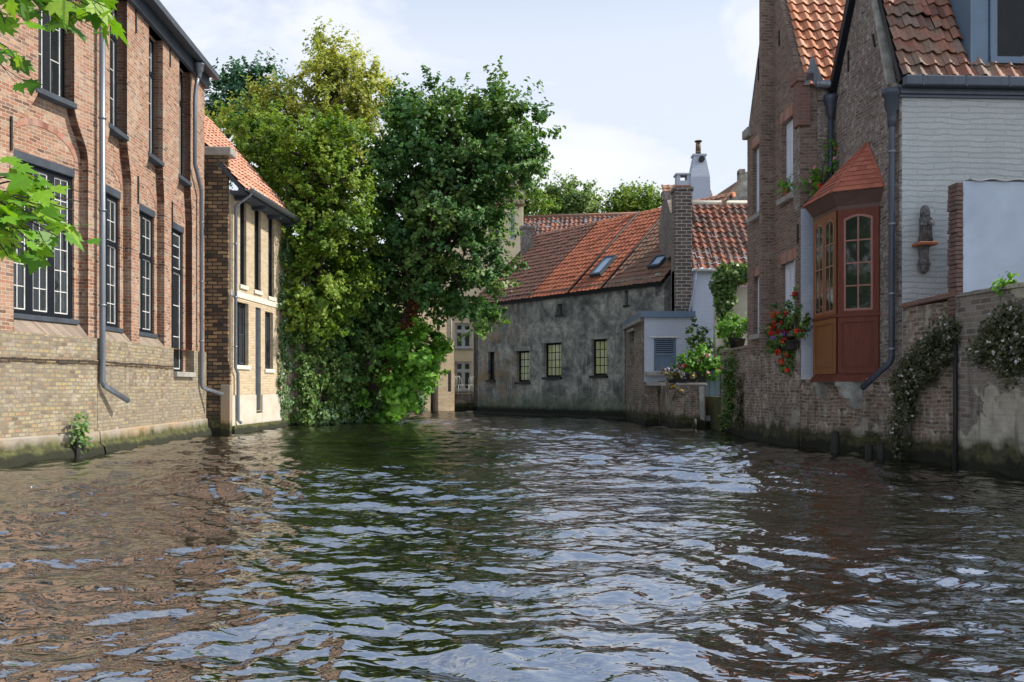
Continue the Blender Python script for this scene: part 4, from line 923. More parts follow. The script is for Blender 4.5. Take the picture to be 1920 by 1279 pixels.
# ivied quay wall towards the tall house, and the cream garden wall behind
FI = Frame((5.95, 24.3), (5.79, 20.85))
iw = MB(); iw.box(0, FI.L, 0, .4, -.6, 2.2); iw.box(-.02, FI.L, -.04, .44, 2.2, 2.27); ob = iw.build('quay_wall', M['quay'], frame=FI); tag(ob, 'ivied brick quay wall with potted shrubs on top between door and tall house', 'wall')
FK = Frame((6.2, 26.6), (8.2, 26.6))
kw = MB(); kw.box(.15, FK.L, 0, .3, .8, 4.35); ob = kw.build('garden_wall', M['cream_plaster'] if 'cream_plaster' in M else M['stone_pale'], frame=FK); tag(ob, 'pale plastered garden wall under overhanging vine beside the tall brick house', 'wall')
mb = MB(); a = FK.w(.1, -.1, 4.36); tiles(mb, a, FK.U, Vector((0, 1, .35)), FK.L, .45, .22, .2, .04, .03); ob = mb.build('wall_coping', M['tile_orange'], frame=None); tag(ob, 'orange tile coping on top of the pale garden wall', 'coping')
wallplant('vine', 'leafy vine spilling over the pale garden wall in front of the rusty roof', 'vine', Frame((6.0, 26.3), (8.2, 26.3)), [(1372, 518, 32, 18), (1358, 560, 15, 46), (1395, 512, 18, 14), (1350, 535, 14, 24), (1354, 600, 8, 20)], 5200, .13, LEAF['ivy'], depth=.5)
wallplant('ivy', 'dark ivy cushion hanging beside the teal door', 'ivy', FI, [(1376, 690, 10, 40), (1372, 745, 7, 46), (1366, 790, 7, 18)], 1700, .09, LEAF['ivy'], depth=.3)
wallplant('ivy', 'thin mossy creeper strip on the quay wall left of the tall house', 'ivy', FI, [(1394, 740, 6, 50), (1390, 780, 6, 22)], 500, .07, LEAF['olive'], depth=.12)
wallplant('ivy', 'olive weeds hanging from the ledge below the blue shutter', 'ivy', FA, [(1255, 745, 7, 36), (1240, 728, 14, 10)], 420, .08, LEAF['olive'], depth=.2)

def potted(name, label, c, potm, pr_, ph, blobs_r, leaf, lm, n, cat='plant', flowers=None, box=None, group=None):
    t = thing(name, label, cat, loc=c, group=group); q = MB()
    if box: q.box(-box[0]/2, box[0]/2, -box[1]/2, box[1]/2, 0, ph, .012); q.box(-box[0]/2-.015, box[0]/2+.015, -box[1]/2-.015, box[1]/2+.015, ph-.05, ph+.0); q.build('planter', M[potm], t)
    else: q.lathe((0, 0, 0), [(pr_*.7, 0), (pr_*.92, ph*.8), (pr_, ph*.82), (pr_, ph), (pr_*.85, ph), (pr_*.8, ph*.9)], 16); q.build('pot', M[potm], t)
    c = Vector(c); bl = [(c+Vector((b[0], b[1], b[2])), Vector((b[3], b[3]*.8, b[4]))) for b in blobs_r]
    P, Nn, T, C = clump_points(bl, max(6, n//24), .11, 24, .4, .8, .5, .5)
    leaves_obj('foliage', P, Nn, leaf, lm, t, rnd=T)
    st = MB()
    for cc in R.sample(C, min(8, len(C))): limb(st, c+Vector((0, 0, ph-.03)), cc, .012, .005, .1, 4, 5)
    st.build('stem', M['bark'], t, world=True)
    for fm, k, sz in flowers or ():
        for i in RN.choice(len(P), k):
            c0 = P[i]+np.array([0, -.06, .05]); e = RN.normal(size=(12, 3)); e *= .5/np.maximum(1, np.linalg.norm(e, axis=1, keepdims=True)*.8)
            leaves_obj('flower_head', c0+e*sz, e+np.array([0, -.3, .25]), sz, LEAF[fm], t, 1.0)
    return t
zq = 2.27
c = FI.hit(1368, 660); potted('potted_shrub', 'bright green shrub in a dark pot on the ivied quay wall', (c.x+.2, c.y, zq), 'iron', .24, .3, [(0, 0, .55, .5, .24), (-.3, 0, .47, .28, .2), (.25, 0, .55, .32, .22)], .09, LEAF['bright'], 1700)
c = FI.hit(1400, 650); potted('potted_shrub', 'clipped round dark shrub in a terracotta pot next to the tall house', (c.x+.22, c.y, zq), 'terracotta', .17, .22, [(0, 0, .42, .27, .24)], .05, LEAF['ivy'], 1500)
pz = 1.36; pc = FP.w(.5, .3, 0)
potted('flower_box', 'dark planter of red and pink geraniums with bright leaves on the brick pier', (pc.x, pc.y+.1, pz), 'iron', .2, .28, [(-.05, 0, .55, .38, .26), (.35, .05, .55, .5, .3), (.25, .1, .85, .35, .2), (.7, -.1, .35, .35, .25)], .1, LEAF['bright'], 2600, flowers=[('red', 6, .09), ('pink', 8, .08)], box=(.9, .3))
potted('flower_box', 'planter trailing mauve and yellow flowers at the front of the pier', (pc.x-.32, pc.y-.22, pz), 'iron', .2, .12, [(-.15, 0, .16, .4, .2), (.25, 0, .12, .35, .2), (-.4, 0, .26, .25, .18), (-.3, -.1, -.2, .2, .3)], .06, LEAF['olive'], 1100, flowers=[('mauve', 26, .05), ('yellow', 12, .055)], box=(.8, .2))
c = at(1320, 690, 26.8); potted('potted_shrub', 'wispy tall garden shrub behind the geranium planter by the white wall', (c.x-.2, c.y, 1.3), 'terracotta', .2, .3, [(.3, 0, 1.2, .6, .5), (-.1, 0, 1.6, .3, .45), (.8, 0, 1.0, .5, .4)], .1, LEAF['ivy'], 2000)

# ================================================================ RIGHT: tall brick gable house
A2, B2 = Vector((5.75, 20.85, 0)), Vector((5.85, 17.35, 0))
FT2 = Frame(A2, B2); th = thing('tall_gable_house', 'tall brown brick gable house with narrow white windows and bright orange pantiles', 'house', FT2)
pt = lambda x, y, d=0: FT2.uz(x, y, d)
L2 = FT2.L
rl, rr_ = pt(1428, -10), pt(1460, -10)
z_sh = pt(1403, 250)[1]; z_e = 7.45
apu = (rl[0]+rr_[0])/2; apz = rr_[1]+(rr_[0]-apu)*1.85
outline = [(0, -.6), (L2, -.6), (L2, z_e), (pt(1497, 145)[0], pt(1497, 145)[1]), rr_, (apu, apz), rl, pt(1424, 90), pt(1412, 190), (0, z_sh)]
wins = [FT2.rect(1466, 1488, 224, 368), FT2.rect(1411, 1430, 272, 402), FT2.rect(1464, 1491, 492, 622), FT2.rect(1413, 1432, 517, 626)]
mb = MB(); mb.prism(outline, 0, .36, [rects(*w) for w in wins]); mb.build('gable_wall', M['brick_gable_red'], th)
mb = MB(); bx = pt(1449, 400)[0]
mb.prism([(bx-.14, 2.0), (bx+.04, 2.0), (bx+.04, pt(1449, 0)[1]+.2), (bx-.14, pt(1449, 0)[1]+.2)], -.26, 0); mb.build('pilaster', M['brick_dark2'] if 'brick_dark2' in M else M['brick_gable_red'], th)
mb = MB(); mb.box(.0, L2+.02, -.06, 0, -.6, 2.02); mb.build('quay_base', M['quay'], th)
M['window_blue'] = plain('bluish white window paint', (.56,.62,.7), .5, .15, 4, .2)
for i, w in enumerate(wins):
    pass
M['sheer'] = glassmat('glass before a pale curtain', (.5,.55,.62), .1, .2)
for i, w in enumerate(wins):
    window(th, FT2, *w, .1, 2 if i in (0, 2) else 1, 2, 1, fm='window_blue', sm='window_blue', gm='sheer', fw=.09, mull=.1, sash=.07, sill=(.2, .12, 'cement_cap'))
    s = MB(); n_ = 9; x0, x1, z0, z1 = w
    for k in range(n_): s.cr = R.random(); a = x0-.06+(x1-x0+.12)*k/n_; b = x0-.06+(x1-x0+.12)*(k+1)/n_; s.box(a+.004, b-.004, -.012, .1, z1+.01, z1+.24)
    s.build('brick_head', M['arch'], th)
for (px, y0, y1) in ((1423, 110, 150), (1462, 58, 85), (1497, 420, 455)):
    a = pt(px, y1); b = pt(px, y0); s = MB(); s.box(a[0]-.02, a[0]+.02, -.03, -.002, a[1], b[1], .004); s.build('wall_anchor', M['iron'], th)
mb = MB(); mb.box(-.12, .3, -.1, .3, z_sh-.12, z_sh+.1, .02); mb.build('kneeler', M['cement_cap'], th)
# near side wall and its parapet foot
FT2s = Frame((5.85, 17.35), (9.9, 17.6))
mb = MB(); zs2 = FT2s.uz(1512, 580)[1]; zs1 = FT2s.uz(1512, 392)[1]
mb.box(.0, FT2s.L, .0, .35, zs1, z_e); mb.build('side_wall', M['brick_gable'], th, FT2s)
mb = MB(); mb.box(.02, FT2s.L, -.02, .35, .5, zs1); mb.build('painted_side_wall', M['bluewhite_brick'], th, FT2s)
mb = MB(); mb.box(-.06, .2, -.06, .2, 6.55, z_e-.02); mb.box(-.1, .26, -.1, .3, z_e-.02, z_e+.16, .01); mb.build('parapet_foot', M['brick_redtrim'], th, FT2s)
mb = MB(); 
rk0 = Vector((*[0, 0], 0)); pe = FT2.w(L2-.05, 0, z_e); ptop = FT2.w(apu, 0, apz); Sv2 = (ptop-pe); Av = FT2s.U
tiles(mb, pe+Av*.12+Vector((0, -.12, -.12)), Av, Sv2, 4.2, Sv2.length+.2, .245, .27, .05, .05, 8, .01); mb.build('roof', M['tile_orange'], th, world=True)
mb = MB(); slab(mb, pe+Av*.02+Vector((0, -.06, -.12)), Av, Sv2, 4.4, Sv2.length+.2, .12, .03); 
pf = FT2.w(0, 0, z_sh); slab(mb, pf, Av, ptop-pf, 4.4, (ptop-pf).length, .12, .02); mb.build('roof_boarding', M['iron'], th, world=True)
mb = MB(); mb.tube([FT2s.w(.28, -.12, z_e-.08), FT2s.w(1.4, -.12, z_e-.08)], .075, 10); mb.build('gutter', M['zinc'], th, world=True)
mb = MB(); mb.prism([(.05, z_e-.1), (.5, z_e-.1), (.22, z_e+.5)], -.1, -.06); mb.build('lead_flashing', M['zinc'], th, FT2s)
# planter shelf on the near side wall
bx0 = FT2s.w(.38, -.2, 5.05)
t = potted('flower_box', 'geranium pots on a tilted board high on the tall house side wall', (bx0.x, bx0.y, bx0.z), 'terracotta', .1, .18, [(-.22, 0, .28, .2, .16), (.05, 0, .42, .2, .2), (.22, 0, .85, .1, .3)], .07, LEAF['bright'], 620, flowers=[('red', 3, .06), ('pink', 3, .05)])
q = MB(); q.prism([(-.3, -.12), (.5, .12), (.5, .2), (-.3, -.04)], -.12, .16); q.build('board', M['wood_dark'], t)
c = FT2.w((wins[0][0]+wins[0][1])/2+.1, -.06, wins[0][2]); potted('potted_plant', 'small potted fern on the upper window sill of the tall house', (c.x, c.y, c.z), 'terracotta', .08, .12, [(0, 0, .22, .12, .13)], .06, LEAF['bright'], 220)
c = FT2.w(L2-.42, -.14, 2.0); potted('flower_box', 'hanging box overflowing with orange and red geraniums beside the oriel', (c.x, c.y, c.z), 'wood_dark', .12, .2, [(0, 0, .35, .42, .36), (.0, -.35, .72, .26, .32), (.0, -.6, .5, .24, .3), (.02, .3, .1, .26, .3), (0, -.1, -.12, .26, .28)], .075, LEAF['ivy'], 2800, flowers=[('red', 34, .075), ('violet', 4, .06)], box=(.2, .9))

# ================================================================ RIGHT: white house with the oriel
A1, B1 = Vector((6.54, 17.32, 0)), Vector((6.66, 14.67, 0))
FG1 = Frame(A1, B1); FWf = Frame(B1, (B1.x+6, B1.y+.27))
oh1 = thing('oriel_house', 'house with brown brick canal gable and white painted side wall carrying the red oriel', 'house', FG1)
pt = lambda x, y, d=0: FG1.uz(x, y, d)
zg = FG1.uz(1680, 160)[1]
rR = pt(1640, 0); rL = pt(1600, 0); L1_ = FG1.L
ap = (1.36, 9.55)
outl = [(0, -.6), (L1_, -.6), (L1_, zg), pt(1668, 155), rR, ap, rL, (.06, pt(1567, 165)[1]), (0, 7.1)]
mb = MB(); mb.prism(outl, 0, .36); mb.build('gable_wall', M['brick_gable'], oh1)
mb = MB(); mb.box(-.0, L1_, -.07, 0, -.6, 1.5); mb.build('quay_base', M['quay'], oh1)
# dark bargeboard on the far rake, pale verge on the near rake
mb = MB(); a = Vector((.02, 0, pt(1567, 165)[1]-.05)); b = Vector((ap[0], 0, ap[1])); 
mb.prism([(a.x-.06, a.z), (a.x+.06, a.z-.04), (rL[0]+.09, rL[1]-.05), (rL[0]-.05, rL[1]+.03)], -.12, .1); mb.prism([(rL[0]-.05, rL[1]+.03), (rL[0]+.09, rL[1]-.05), (ap[0]+.1, ap[1]-.1), (ap[0], ap[1]+.08)], -.12, .1); mb.build('bargeboard', M['navy'], oh1)
pq = pt(1668, 155); mb = MB(); mb.prism([(pq[0]-.03, pq[1]-.05), (pq[0]+.05, pq[1]-.05), (rR[0]+.05, rR[1]), (ap[0]+.05, ap[1]+.1), (ap[0], ap[1]), (rR[0]-.03, rR[1]-.02)], -.05, .1); mb.build('verge', M['corbel'], oh1)
for (px, y0, y1) in ((1642, 60, 88), (1592, 95, 135)):
    a = pt(px, y1); b = pt(px, y0); s = MB(); s.prism([(a[0]-.018, a[1]), (a[0]+.018, a[1]), (b[0]+.018+(-.1 if px > 1600 else 0), b[1]), (b[0]-.018+(-.1 if px > 1600 else 0), b[1])], -.03, -.002); s.build('wall_anchor', M['iron'], oh1)
# white side wall facing us
zw = FWf.uz(1700, 178)[1]
mb = MB(); mb.box(.045, FWf.L, 0, .35, .6, zw); mb.build('side_wall', M['white_brick'], oh1, FWf)
mb = MB(); mb.box(-.02, FWf.L, -.09, .2, zw, zw+.15); mb.box(-.02, FWf.L, -.05, .2, zw-.05, zw); mb.build('fascia', M['dark_zinc'], oh1, FWf)
mb = MB(); mb.box(.0, FWf.L, -.24, -.09, zw+.09, zw+.27, .02)
for k in range(6): x_ = .3+k*.75; mb.box(x_-.015, x_+.015, -.246, -.08, zw+.085, zw+.275)
mb.build('gutter', M['dark_zinc'], oh1, FWf)
# near roof slope
pe = FWf.w(-.02, -.12, zw+.24); pr_top = FG1.w(ap[0], 0, ap[1]); Sv1 = Vector((0, 1, 0))*(pr_top.y-pe.y)+Vector((0, 0, ap[1]-pe.z))
mb = MB(); tiles(mb, pe, FWf.U, Sv1, 5.6, Sv1.length+.1, .27, .3, .055, .05, 8, .016); mb.build('roof', M['tile_old'], oh1, world=True)
mb = MB(); slab(mb, pe, FWf.U, Sv1, 5.7, Sv1.length, .1, .03); pf = FG1.w(0, 0, 7.2); slab(mb, pf, FWf.U, pr_top-pf, 5.7, (pr_top-pf).length, .1, .02); mb.build('roof_boarding', M['iron'], oh1, world=True)
# dormer
du = FWf.u(1822, .02); dz0 = zw+.27
mb = MB(); mb.box(du, du+3.2, .03, 2.2, dz0-.1, 9.2)
mb.build('dormer', M['blue_dormer'], oh1, FWf); dob = bpy.data.objects['dormer']
mb = MB(); x0 = FWf.u(1868, .0); z0 = FWf.uz(1900, 106)[1]
mb.box(du+.0, du+.28, .0, .03, dz0, 9.2); mb.box(x0-.12, x0-.0, -.03, .03, z0-.05, 9.2); mb.box(x0-.12, x0+2, -.05, .03, z0-.13, z0-.02); mb.box(x0+.52, x0+.6, -.02, .03, z0, 9.2); mb.build('dormer_trim', M['blue_paint'], dob)
mb = MB(); mb.cr = .1; mb.box(x0, x0+.52, .005, .03, z0-.02, 9.1); mb.box(x0+.6, x0+1.1, .005, .03, z0-.02, 9.1); mb.build('pane', M['glass_dark'], dob)
mb = MB(); mb.box(du-.03, du-.002, .0, 2.2, dz0+.0, 9.2); mb.build('dormer_cheek', M['blue_dormer'], dob)
# downpipes
hu = FWf.u(1672, -.1)
px0 = FG1.w(L1_-.06, -.1, 0)
ux = L1_-.05
pipe(oh1, FG1, [(ux, -.11, zw+.02), (ux, -.11, zw-.55), (ux, -.11, 1.75), (ux-.03, -.13, 1.66), (ux-.46, -.42, 1.22)], .052, 'dark_zinc', None, [(ux, -.11, z_) for z_ in (5.3, 4.05, 2.85, 1.9)])
mb = MB(); mb.lathe((ux, -.11, zw-.12), [(.06, -.42), (.075, -.3), (.08, -.16), (.12, -.1), (.125, .1), (.165, .13), (.17, .22)], 8); mb.build('rain_hopper', M['dark_zinc'], oh1)
ux2 = .06; zt2 = FG1.uz(1560, 185)[1]
pipe(oh1, FG1, [(ux2, -.1, zt2), (ux2, -.1, 4.4), (ux2, -.1, 1.6), (ux2+.03, -.13, 1.5), (ux2-.28, -.36, 1.02)], .05, 'dark_zinc', None, [(ux2, -.1, z_) for z_ in (5.6, 4.7)])
mb = MB(); mb.lathe((ux2, -.1, zt2-.08), [(.055, -.4), (.07, -.28), (.09, -.2), (.12, -.05), (.15, .0), (.15, .08)], 8); mb.build('rain_hopper', M['dark_zinc'], oh1)

# the oriel: three sided bay hung on the gable
def oriel():
    d = .6; un = FG1.u(1650); 
    f1 = FG1.u(1570, -d); f0 = FG1.u(1527, -d); uf = f0-.42
    pl = [(uf, 0), (f0, -d), (f1, -d), (un, 0)]
    org = FG1.w((f0+f1)/2, 0, 0)
    t = thing('oriel', 'red painted bay window with small tiled roof hanging over the canal', 'bay window', FG1)
    def ring(mb, off, z0, z1, off1=None, closed=True):
        def o(k, e):
            c = Vector(((f0+f1)/2, 0)); p = Vector(pl[k]); 
            return (p.x+e*(-1 if k < 2 else 1)*(.75 if k in (1, 2) else 1.0), p.y-(e if k in (1, 2) else 0))
        off1 = off if off1 is None else off1
        a = [(*o(k, off), z0) for k in range(4)]; b = [(*o(k, off1), z1) for k in range(4)]
        for k in range(3): mb.quad(a[k], a[k+1], b[k+1], b[k])
        mb.quad(b[0], b[1], b[2], b[3]); mb.quad(a[3], a[2], a[1], a[0])
        mb.quad(a[3], a[0], b[0], b[3])
    Zb = FG1.uz(1570, 716, -d)[1]; Zs = FG1.uz(1570, 593, -d)[1]; Zt = FG1.uz(1570, 385, -d)[1]; Ze = FG1.uz(1548, 366, -d-.14)[1]
    zr = FG1.uz(1628, 268)[1]
    b = MB(); ring(b, -.01, Zb+.14, Zt); b.build('bay_body', M['oxblood'], t)
    b = MB(); ring(b, .07, Zb, Zb+.06); ring(b, .045, Zb+.06, Zb+.1); ring(b, .02, Zb+.1, Zb+.14); b.build('base_moulding', M['oxblood'], t)
    b = MB(); ring(b, .035, Zs-.02, Zs+.035); b.build('sill_moulding', M['oxblood'], t)
    b = MB(); ring(b, .02, Zt-.1, Zt-.02); ring(b, .03, Zt-.02, Ze-.02, .15); b.build('cornice', M['oxblood_brown'], t)
    # each face: posts, arched head, window and lower panel
    segs = [(pl[1], pl[2], 2), (pl[2], pl[3], 1), (pl[0], pl[1], 1)]
    for (p, q, nl) in segs:
        pw, qw = FG1.w(p[0], p[1], 0), FG1.w(q[0], q[1], 0); fr = Frame(pw, qw); L_ = fr.L
        pm = 'ochre_red' if nl == 2 else 'oxblood'
        wx0, wx1, z0, z1 = L_*.16, L_*.84, Zs+.09, Zt-.2
        if nl == 2: wx0, wx1 = L_*.07, L_*.9
        def arch(x0, x1, zb, zt_, rise): return [(x0, zb), (x1, zb)]+[(x1-(x1-x0)*k/10, zt_-rise+rise*math.sin(math.pi*k/10)) for k in range(11)]
        b = MB(); hs = [arch(wx0, wx1, z0, z1, .07)] if nl == 1 else [arch(wx0, (wx0+wx1)/2-.035, z0, z1, .1), arch((wx0+wx1)/2+.035, wx1, z0, z1, .1)]
        b.prism(rects(.012, L_-.012, Zs+.036, Zt-.1), -.028, -.012, hs)
        b.build('face_board', M['oxblood' if nl == 1 else 'ochre_red'], t, fr)
        pn = MB()
        for h in hs:
            xa, xb = min(p_[0] for p_ in h), max(p_[0] for p_ in h)
            sb = MB(); ins = [(xa+.035, z0+.04), (xb-.035, z0+.04)]+[(xb-.035-(xb-xa-.07)*k/10, z1-.105+.065*math.sin(math.pi*k/10)) for k in range(11)]
            sb.prism(h, -.024, -.01, [ins]); nr = 4
            sb.box((xa+xb)/2-.014, (xa+xb)/2+.014, -.02, -.009, z0+.04, z1-.05)
            for k in range(1, nr): zz = z0+.04+(z1-z0-.1)*k/nr; sb.box(xa+.035, xb-.035, -.019, -.0095, zz-.013, zz+.013)
            sb.build('sash', M['oxblood_light'], t, fr)
            pn.prism(h, -.012, -.0105, sides=False, back=False)
        pn.build('pane', M['glass_old'], t, fr)
        b = MB(); x0, x1, za_, zb_ = L_*.12, L_*.88, Zb+.24, Zs-.12
        b.box(.02, x0, -.035, -.011, Zb+.15, Zs-.03); b.box(x1, L_-.02, -.035, -.011, Zb+.15, Zs-.03); b.box(x0, x1, -.035, -.011, Zb+.15, za_); b.box(x0, x1, -.035, -.011, zb_, Zs-.03)
        b.box(x0+.045, x1-.045, -.024, -.011, za_+.045, zb_-.045); b.box(x0, x1, -.016, -.0105, za_, zb_)
        b.build('lower_panel', M[pm], t, fr)
    # tiled half pyramid roof
    def o(k, e): p = pl[k]; return Vector((p[0]+e*(-1 if k < 2 else 1)*(.75 if k in (1, 2) else 1.0), p[1]-(e if k in (1, 2) else 0), Ze-.02))
    base = [o(k, .17) for k in range(4)]; apx = Vector((FG1.u(1628), -.02, zr))
    rf = MB(); rows = 10
    for k in range(3):
        a, c = base[k], base[k+1]; nrm = (c-a).cross(apx-a).normalized()
        if nrm.y > 0: nrm = -nrm
        for j in range(rows):
            t0, t1 = j/rows, (j+1.1)/rows; t1 = min(1, t1); nt_ = max(1, round((c-a).length*(1-t0)/.17)); sh_ = .5*(j % 2)
            for i in range(-1, nt_+1):
                s0, s1 = max(0, (i+sh_)/nt_), min(1, (i+1+sh_)/nt_)
                if s1 <= s0: continue
                rf.cr = R.random(); e = .022+R.uniform(-.003, .003)
                pA, pB = a.lerp(c, s0).lerp(apx, t0)+nrm*e, a.lerp(c, s1).lerp(apx, t0)+nrm*e; pC, pD = a.lerp(c, s1).lerp(apx, t1)+nrm*.004, a.lerp(c, s0).lerp(apx, t1)+nrm*.004
                rf.quad(pA, pB, pC, pD); rf.quad(pA-nrm*.02, pB-nrm*.02, pB, pA)
    for k in (0, 1, 2, 3):
        rf.cr = .3; rf.tube([base[k], apx], .028, 6)
    rf.cr = None
    rf.build('roof', M['tile_oriel'], t)
    us = MB(); us.quad(base[3], base[2], base[1], base[0]); 
    for k in range(3): us.tri(base[k], base[k+1], apx)
    us.build('roof_underside', M['iron'], t)
    # stone corbels under the bay
    for uu in (f0+.15, f1+.12):
        s = MB(); prof = [(0, Zb-.0), (-.66, Zb-.0), (-.66, Zb-.07), (-.61, Zb-.12), (-.58, Zb-.24), (-.54, Zb-.3), (-.47, Zb-.3), (-.43, Zb-.42), (-.36, Zb-.5), (-.25, Zb-.5), (0, Zb-.6)]
        i = len(s.v); n_ = len(prof)
        s.v += [(uu-.09, y_, z_) for y_, z_ in prof]+[(uu+.09, y_, z_) for y_, z_ in prof]
        s._f(tuple(range(n_))); s._f(tuple(range(2*n_-1, n_-1, -1)))
        for k in range(n_): s._f((k, n_+k, n_+(k+1) % n_, (k+1) % n_))
        s.build('corbel', M['corbel'], t)
M['oxblood_brown'] = plain('dull brown cornice paint', (.075,.035,.028), .5, .3)
M['oxblood_light'] = plain('red sash paint', (.24,.1,.075), .35, .2)
oriel()

# statue on its bracket
def statue():
    c = FWf.hit(1735, 453, -.16); c.z = 0; p = FWf.hit(1735, 455, -.16); z0 = p.z
    t = thing('stone_statue', 'small dark stone figure of a robed woman holding a child on the white wall', 'statue', loc=(p.x, p.y, z0))
    b = MB(); b.lathe((0, 0, .0), [(.115, 0), (.12, .03), (.105, .12), (.098, .25), (.1, .34), (.088, .42), (.045, .46), (.04, .48)], 18, 1, .75)
    for k in range(7): a = -2.6+k*.35; b.tube([(.1*math.cos(a), .085*math.sin(a), .02), (.09*math.cos(a+.15), .08*math.sin(a+.15), .3), (.06*math.cos(a), .06*math.sin(a), .42)], [.018, .014, .008], 6)
    b.tube([(-.085, -.0, .4), (-.1, -.07, .3), (-.02, -.11, .28)], [.03, .028, .02], 8); b.tube([(.085, 0, .4), (.1, -.06, .3), (.03, -.11, .26)], [.03, .028, .02], 8)
    b.ball((.035, -.105, .32), .042, 2, (1, 1, 1.3)); b.ball((.035, -.115, .39), .027, 2); b.build('body', M['statue'], t)
    h = MB(); h.ball((0, -.01, .545), .058, 3, (.88, 1, 1.15)); h.ball((0, -.066, .54), .012, 1); h.build('head', M['statue'], t)
    v = MB(); v.lathe((0, .012, .44), [(.085, 0), (.083, .08), (.072, .14), (.045, .19), (.01, .2)], 14, 1, .8); v.build('veil', M['statue'], t)
    s = MB(); s.box(-.16, .16, -.13, .16, -.05, 0, .008); s.build('shelf', M['terracotta'], t)
    k = MB(); k.lathe((0, .06, -.05), [(.1, 0), (.085, -.05), (.08, -.2), (.095, -.3), (.1, -.34), (.09, -.4), (.05, -.46), (.01, -.48)][::-1], 14, 1, .9); k.lathe((0, .055, -.05), [(.108, -.32), (.108, -.29)], 14, 1, .9); k.build('bracket', M['statue'], t)
statue()

# ================================================================ RIGHT FRONT: canal wall, pale blue cross wall, plants
C0, C1 = Vector((6.69, 14.6, 0)), Vector((7.61, 7.8, 0))
FV = Frame(C0, C1); ub = FV.u(1797); zc = 2.62
cwl = thing('canal_wall', 'old patched canal wall with moss and creepers at the right edge', 'wall', FV)
mb = MB(); mb.box(0, ub, 0, .4, -.6, zc-.03); mb.build('brick_section', M['quay'], cwl)
mb = MB(); mb.box(ub, FV.L, -.05, .4, -.6, zc+.0); mb.build('rendered_section', M['quay_render'], cwl)
mb = MB(); n_ = 9
for k in range(n_): mb.cr = R.random(); a, b = .02+(ub-.02)*k/n_, .02+(ub-.02)*(k+1)/n_-.008; j = R.uniform(-.008, .008); mb.box(a, b, -.06, .42, zc-.03+.1*k/n_*.6, zc+.05+j+.1*k/n_*.6, .008)
mb.cr = None; mb.build('brick_coping', M['brick_redtrim'], cwl)
mb = MB(); n_ = 14
for k in range(n_): a, b = ub+.05+(FV.L-ub-.05)*k/n_, ub+.05+(FV.L-ub-.05)*(k+1)/n_-.006; mb.box(a, b, -.09, .42, zc, zc+.06+R.uniform(-.01, .01), .008)
mb.build('stone_coping', M['quay_render'], cwl)
mb = MB(); uu = FV.u(1690); mb.box(uu-.02, uu+.28, -.1, 0, -.6, 1.5); mb.build('pilaster', M['quay_render'], cwl)
u_ = FV.u(1791, -.1); pipe(cwl, FV, [(u_, -.1, 2.0), (u_, -.1, -.4)], .035, 'iron')
M['old_end'] = plain('ragged old brick', (.17,.1,.08), .9, .5, 9, 1.0, c2=(.06,.05,.045))
FBp = Frame(FV.w(ub+.02, .0, 0), FV.w(ub+.02, .0, 0)+Vector((4, .18, 0)))
bpz = FBp.uz(1850, 340)[1]
bp = thing('cross_wall', 'smooth pale blue garden wall with wavy white capping and ragged brick end', 'wall', FBp)
mb = MB(); mb.box(.06, FBp.L, 0, .22, 1.5, bpz); mb.build('rendered_face', M['pale_blue'], bp)
mb = MB(); z_ = 1.6; k = 0
while z_ < bpz-.02:
    h_ = .07; mb.cr = R.random(); mb.box(-.03-R.random()*.03, .058, -.02+R.random()*.015, .24, z_+.003, min(z_+h_-.006, bpz), .006); z_ += h_; k += 1
mb.cr = None; mb.build('brick_end', M['old_end'], bp)
mb = MB(); n_ = 120; x0, x1 = .16, FBp.L; w_ = lambda x: .012*math.sin(x*2*math.pi/.42)+.004*math.sin(x*17)
for k in range(n_):
    a, b = x0+(x1-x0)*k/n_, x0+(x1-x0)*(k+1)/n_; za_, zb_ = bpz+.012+w_(a), bpz+.012+w_(b)
    for (y0_, y1_, dz_) in ((-.05, .3, .012),):
        mb.quad((a, y0_, za_+dz_), (b, y0_, zb_+dz_), (b, y1_, zb_+dz_), (a, y1_, za_+dz_), True); mb.quad((a, y1_, za_), (b, y1_, zb_), (b, y0_, zb_), (a, y0_, za_), True); mb.quad((a, y0_, za_), (b, y0_, zb_), (b, y0_, zb_+dz_), (a, y0_, za_+dz_))
mb.build('wavy_capping', M['white_paint'], bp)
wallplant('creeper', 'flowering creeper cascading down the canal wall beside the downpipe', 'creeper', FV,
          [(1790, 620, 18, 22), (1765, 655, 34, 26), (1738, 680, 34, 22), (1712, 715, 24, 32), (1706, 775, 14, 40), (1700, 825, 8, 26), (1745, 705, 22, 16)], 5200, .062, LEAF['olive'], depth=.32, flower=('white', 70, .034))
wallplant('creeper', 'flowering creeper hanging in front of the canal wall at the right edge', 'creeper', FV,
          [(1880, 640, 34, 36), (1905, 600, 22, 26), (1910, 670, 26, 40), (1855, 665, 14, 20), (1940, 640, 30, 50)], 4600, .062, LEAF['olive'], depth=.36, flower=('white', 70, .034))
wallplant('weed', 'sprig of fresh green leaves on the coping below the pale blue wall', 'weed', Frame(FV.w(0, -.0, 0), FV.w(FV.L, 0, 0)), [(1905, 528, 14, 6), (1885, 538, 10, 4)], 90, .07, LEAF['bright'], depth=.1)
wallplant('weed', 'tuft of moss and weeds under the oriel at the waterline', 'weed', FG1, [(1640, 775, 5, 30), (1655, 800, 6, 20)], 260, .06, LEAF['olive'], depth=.12)

# link between tall house and oriel house at quay level
FLk = Frame((5.86, 17.33), (6.68, 14.62))
lk = MB(); lk.prism(rects(0, FLk.L, -.6, 1.33), 0, .3); lk.box(-.02, FLk.L, -.03, .5, 1.33, 1.4)
ob = lk.build('quay_wall', M['quay'], frame=FLk); tag(ob, 'mossy quay wall directly below the red oriel', 'wall')

